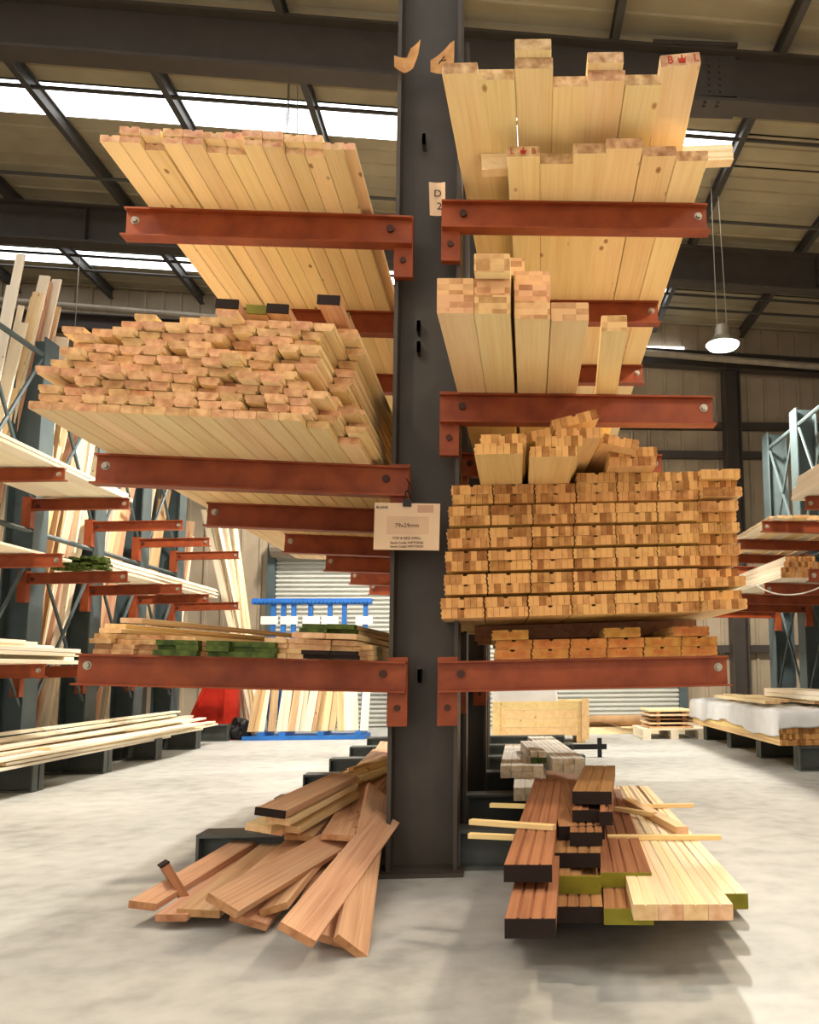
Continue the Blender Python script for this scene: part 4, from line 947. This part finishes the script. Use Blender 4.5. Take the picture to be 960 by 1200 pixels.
# ------------------------------------------------------------------ hardwood boards sliding off the left base beams
def slide(n0, n1, z0, z1, w_, t_, label, roll=0.0, ext=0.0, mats=None, name='hardwood_plank'):
    a = Pz(*n0, z0); b = Pz(*n1, z1); d = (b-a).normalized(); b = b + d*ext
    return plank(name, a, b, w_, t_, mats or mc_, label, 'hardwood boards on the left floor', roll=roll)
slide((166, 1066), (412, 915), 0.06, 0.20, 0.10, 0.026, 'leftmost reddish plank reaching furthest onto the floor left of the grey column', 0.1, 0.5)
slide((232, 1075), (432, 905), 0.04, 0.21, 0.15, 0.026, 'wide reddish plank second from left sliding down to the floor', 0.05, 0.6)
slide((290, 1085), (440, 912), 0.03, 0.23, 0.13, 0.024, 'reddish plank third from left in the fan of boards on the floor', 0.3, 0.6)
slide((322, 1070), (440, 925), 0.06, 0.26, 0.10, 0.024, 'narrow reddish plank half under the wide diagonal one', -0.3, 0.6)
slide((360, 1090), (455, 915), 0.02, 0.22, 0.15, 0.024, 'reddish plank near the middle of the fan of boards on the floor', 0.15, 0.5)
slide((380, 1105), (436, 940), 0.02, 0.22, 0.13, 0.024, 'pale reddish plank beside the foot of the grey column', 0.35, 0.4)
slide((408, 1115), (434, 965), 0.02, 0.22, 0.12, 0.024, 'reddish plank closest to the foot of the grey column', 0.7, 0.4)
slide((258, 1066), (440, 962), 0.12, 0.19, 0.12, 0.028, 'wide diagonal reddish plank lying across the top of the fan', 0.45, 0.2)
slide((395, 985), (450, 880), 0.2, 0.23, 0.13, 0.022, 'reddish plank further back on the left base beams', 0.1, 0.6)
slide((350, 985), (436, 892), 0.18, 0.22, 0.12, 0.022, 'reddish plank further back at the left edge of the base beams', 0.1, 0.6)
slide((420, 975), (468, 880), 0.2, 0.25, 0.12, 0.022, 'reddish plank further back next to the column', -0.1, 0.6)
for k, (n0, n1, z0, w_, dark) in enumerate((((302, 975), (405, 925), 0.25, 0.11, 0), ((318, 978), (408, 932), 0.222, 0.09, 0), ((340, 976), (412, 934), 0.225, 0.08, 0), ((325, 966), (408, 922), 0.285, 0.10, 0), ((316, 957), (404, 914), 0.325, 0.12, 1))):
    o = slide(n0, n1, z0, z0+0.03, w_, 0.028, ('lowest left board of the small bundle on the reddish planks', 'lower middle board of the small bundle on the reddish planks', 'lower right board of the small bundle on the reddish planks', 'second board down in the small bundle on the reddish planks', 'dark-ended board on top of the small bundle on the reddish planks')[k], 0.12, 0.0, mpn if k < 4 else mc_)
    if dark: c = link('painted_end', MB().box(-w_/2-0.001, w_/2+0.001, -0.003, 0.006, -0.001, 0.029).mesh('painted_end', M['sealed']), o); c['label'] = 'black sealed end'
slide((345, 1100), (434, 985), 0.10, 0.19, 0.12, 0.024, 'reddish plank tucked under the wide diagonal one near the column', 0.5, 0.3)
slide((270, 1060), (425, 925), 0.10, 0.20, 0.10, 0.024, 'reddish plank between the second and third of the fan of boards', 0.2, 0.5)
slide((200, 1080), (425, 912), 0.03, 0.185, 0.11, 0.024, 'reddish plank just right of the leftmost one in the fan', 0.0, 0.5)
slide((430, 960), (462, 890), 0.2, 0.22, 0.11, 0.022, 'reddish plank further back squeezed against the column', 0.2, 0.6)
# a short grooved block propped with its face up
a = P(214, 1060, -0.48); b = P(187, 1015, -0.50)
o = plank('hardwood_block', a, b, 0.12, 0.03, (M['brown'], M['cedar_end']), 'short brown block with a dark rim propped on the leftmost reddish plank', None, roll=0.25, cat='block')
MB().box(-0.062, 0.062, (b-a).length-0.004, (b-a).length+0.003, -0.002, 0.032).build('painted_end', M['sealed'], o)['label'] = 'dark painted end'
# knobbly bundle of thin yellow stakes
for k in range(34):
    a = Pz(392+rnd.uniform(0, 44), 908+rnd.uniform(-4, 10), 0.25+rnd.random()*0.10)
    d = Vector((0.26, 1.0, 0.02)).normalized()
    plank('thin_stake', a, a+d*(1.3+0.3*rnd.random()), 0.026, 0.022, (M['strip'], M['strip_end']), 'thin yellow stake in the knobbly bundle on the left base beams', 'bundle of yellow stakes', roll=j(0.7), cat='stake')
# ------------------------------------------------------------------ right-hand floor piles of decking and profiled boards
def deck(nl, nr, fl, z, t_, mats, label, name='decking_board', group=None, prof=None, key=None, cap=None, tilt=0.0, pitch=0.0, Lmax=None, caplab=None):
    a, b, f = Pz(*nl, z+t_), Pz(nr[0], nl[1], z+t_), Pz(*fl, z+t_)
    w_ = round((b-a).length*0.99, 3); L = (f-a).length
    if Lmax: L = min(L, Lmax)
    yaw = math.atan2(-(f.x-a.x), f.y-a.y)
    pr = (prof or (lambda w, t: grooved(w, t, 4)))(w_, t_)
    o = board(name, '%s%.3f_%.3f%s' % (name, w_, t_, key or ''), pr, round(L, 2), (a.x, a.y, z), mats, label, group, yaw=yaw, roll=tilt, pitch=pitch)
    if cap: c = link('painted_end', MB().box(-0.001, w_+0.001, -0.004, 0.008, -0.0005, t_*0.97).mesh('painted_end', M[cap]), o); c['label'] = caplab or 'painted end'
    return o
mbr = (M['brown'], M['cedar_end']); mtn = (M['tan'], M['pine_end'])
# pale decking, three courses on the floor beams
for lay, zz in enumerate((0.0, 0.045, 0.09, 0.135, 0.18)):
    for k in range(5):
        x0 = 718+k*32
        yn = 1060 if k < 4 else 1047; tt = (yn-921)/137; f0 = (705+10*k, 921); a0 = (705+10*k+(37+19*k)*tt, yn); a1 = (715+10*k+(56+19*k)*tt, yn)
        if lay < 4 and k < 4: continue
        deck(a0, a1, f0, zz, 0.043, mtn, ('pale grooved decking board %s from left in the top layer of the right floor pile' % ORD[k+1]) if lay == 4 else 'pale decking board in the lower layers at the right edge of the floor pile', 'decking_board', 'pale decking on the right floor', cap='olive' if k == 4 else None, caplab='olive painted end', prof=lambda w, t: grooved(w, t, 2, 0.003, 0.004))
for lay in range(4):
    zz = lay*0.045; a = Pz(735, 1062, zz); w4 = 0.26
    for k in range(2):
        board('decking_board', 'dkl', grooved(0.125, 0.043, 2, 0.003, 0.004), 1.5, (a.x-0.02+k*0.128, a.y+0.02, zz), mtn, 'pale decking board in the lower layers under the right floor pile', 'lower pale decking on the right floor', yaw=-0.02)
# supporting piles for the brown profiles
def col(nl, nr, fl, zs, t_, lab, mats=mbr, caps=None, prof=None):
    for k, z in enumerate(zs):
        deck(nl, nr, fl, z, t_, mats, lab % ORD[k+1] if '%' in lab else lab, 'profiled_board', 'brown profiled boards', prof=prof, key='p', cap=(caps[k] if caps else None), caplab='painted end')
TP = 0.046
def zs_(n): return [k*(TP+0.001) for k in range(n)]
G_ = 'brown profiled boards'
col((592, 1076), (652, 1078), (632, 925), zs_(6), TP, 'brown grooved board in the left pile on the right floor, %s course up', caps=['sealed']*6)
deck((591, 1013), (647, 1014), (627, 912), 6*(TP+0.001)+0.02, TP, mbr, 'long brown grooved board with dark end at the left of the right floor pile', 'profiled_board', G_, cap='sealed', key='q', caplab='black sealed end')
for yy in (0.05, 0.75): pass
col((650, 1062), (707, 1064), (662, 940), zs_(4), TP, 'brown stepped board in the middle pile on the right floor, %s course up', caps=['sealed', 'olive', 'olive', 'sealed'])
deck((648, 1026), (705, 1032), (662, 945), 4*(TP+0.001), TP+0.008, mbr, 'brown stepped board with olive end in the middle of the right floor pile', 'profiled_board', G_, prof=stepped, key='s', cap='olive', caplab='olive painted end')
deck((649, 999), (704, 1001), (662, 935), 5*(TP+0.001)+0.009, TP, mbr, 'brown board with black end above the olive-ended one', 'profiled_board', G_, cap='sealed', caplab='black sealed end', key='t')
deck((655, 968), (709, 982), (640, 903), 6*(TP+0.001)+0.01, TP, mbr, 'brown stepped board slewed diagonally across the middle pile', 'profiled_board', G_, prof=stepped, key='u', cap='sealed', caplab='black sealed end')
deck((671, 949), (702, 953), (684, 905), 7*(TP+0.001)+0.011, TP-0.006, mbr, 'short brown board with black end below the topmost one', 'profiled_board', G_, prof=stepped, key='v', cap='sealed', caplab='black sealed end')
deck((703, 951), (718, 949), (708, 912), 7*(TP+0.001)+0.011, TP, mbr, 'short brown block with black end right of the one below the topmost', 'profiled_board', G_, prof=stepped, key='vv', cap='sealed', caplab='black sealed end')
deck((671, 927), (717, 937), (685, 897), 8*(TP+0.001)+0.012, TP, mbr, 'topmost short brown grooved board with black end on the right floor pile', 'profiled_board', G_, key='w', cap='sealed', caplab='black sealed end', prof=lambda w, t: grooved(w, t, 3))
deck((668, 975), (706, 975), (672, 925), 6*(TP+0.001)+0.0105, TP-0.002, mbr, 'brown board carrying the two short black-ended ones in the middle pile', 'profiled_board', G_, key='vx', cap='sealed', caplab='black sealed end')
col((708, 1064), (766, 1066), (702, 940), zs_(4), TP, 'brown grooved board with painted end in the right brown pile, %s course up', caps=['sealed', 'olive', 'olive', 'olive'])
deck((704, 1022), (764, 1022), (692, 925), 4*(TP+0.001), TP, mbr, 'brown grooved board with olive end beside the pale decking', 'profiled_board', G_, key='x', cap='olive', caplab='olive painted end')
# laths lying across the piles
for n0, n1, z, lab in (((552, 966), (650, 973), 0.349, 'thin lath across the long brown board sticking out to the left'), ((575, 946), (640, 948), 0.283, 'short lath end sticking out behind the long brown board'),
                      ((712, 984), (845, 984), 0.2245, 'long lath lying across the pale decking toward the aisle'), ((722, 950), (768, 957), 0.243, 'short lath on the pale decking behind the brown boards'),
                      ((750, 947), (813, 946), 0.2245, 'lath end poking out over the aisle at the far end of the decking'), ((550, 982), (640, 986), 0.283, 'lath low down behind the long brown board')):
    a, b = Pz(*n0, z), Pz(*n1, z); plank('lath', a, b, 0.03, 0.018, (M['strip'], M['pine_end']), lab, 'laths on the right floor piles', cat='lath')
a, b = Pz(735, 942, 0.2245), Pz(800, 978, 0.2245); plank('offcut', a, b, 0.05, 0.03, (M['strip'], M['pine_end']), 'pale stepped offcut lying slantwise on the pale decking', None, cat='offcut')
# white decking pile further back
yW = Pz(620, 938, 0.178).y
for lay in range(4):
    for k in range(4):
        zz = 0.178+lay*0.035; up_ = lay > 1
        x = P(602, 930, yW).x + k*0.064 - (0.07 if up_ else 0.0)
        board('primed_board', 'pw', grooved(0.062, 0.034, 2, 0.003, 0.003), 1.5, (x, yW+(0.42 if up_ else 0)+j(0.015), zz), (M['primed'], M['primed_end']), 'white board in left part of the white decking pile, %s layer up' % ORD[lay+1], 'white boards left part', yaw=-0.03)
for k in range(2):
    for lay in range(2):
        x = P(622, 895, yW+0.55).x + k*0.05
        o = board('primed_board', 'pq', grooved(0.046, 0.032, 2, 0.003, 0.004), 0.8, (x, yW+0.55+j(0.02)+lay*0.03, 0.319+lay*0.033), (M['primed'], M['primed_end']), 'short white board lying crooked on the white decking pile, %s layer' % ('lower', 'upper')[lay], 'short white boards on top', yaw=0.05)
        if lay == 0: painted_end(o, 0.046, 0.032, 0.006, M['green'], 'green painted end')
for lay in range(5):
    for k in range(3):
        x = P(648, 903, yW+0.45).x + k*0.066
        board('primed_board', 'pr', grooved(0.062, 0.034, 2, 0.003, 0.004), 1.75, (x, yW+0.45+j(0.02), 0.178+lay*0.035), (M['primed'], M['primed_end']), 'long white board in the right part of the white decking pile, %s layer up' % ORD[lay+1], 'white boards right part', yaw=0.05)
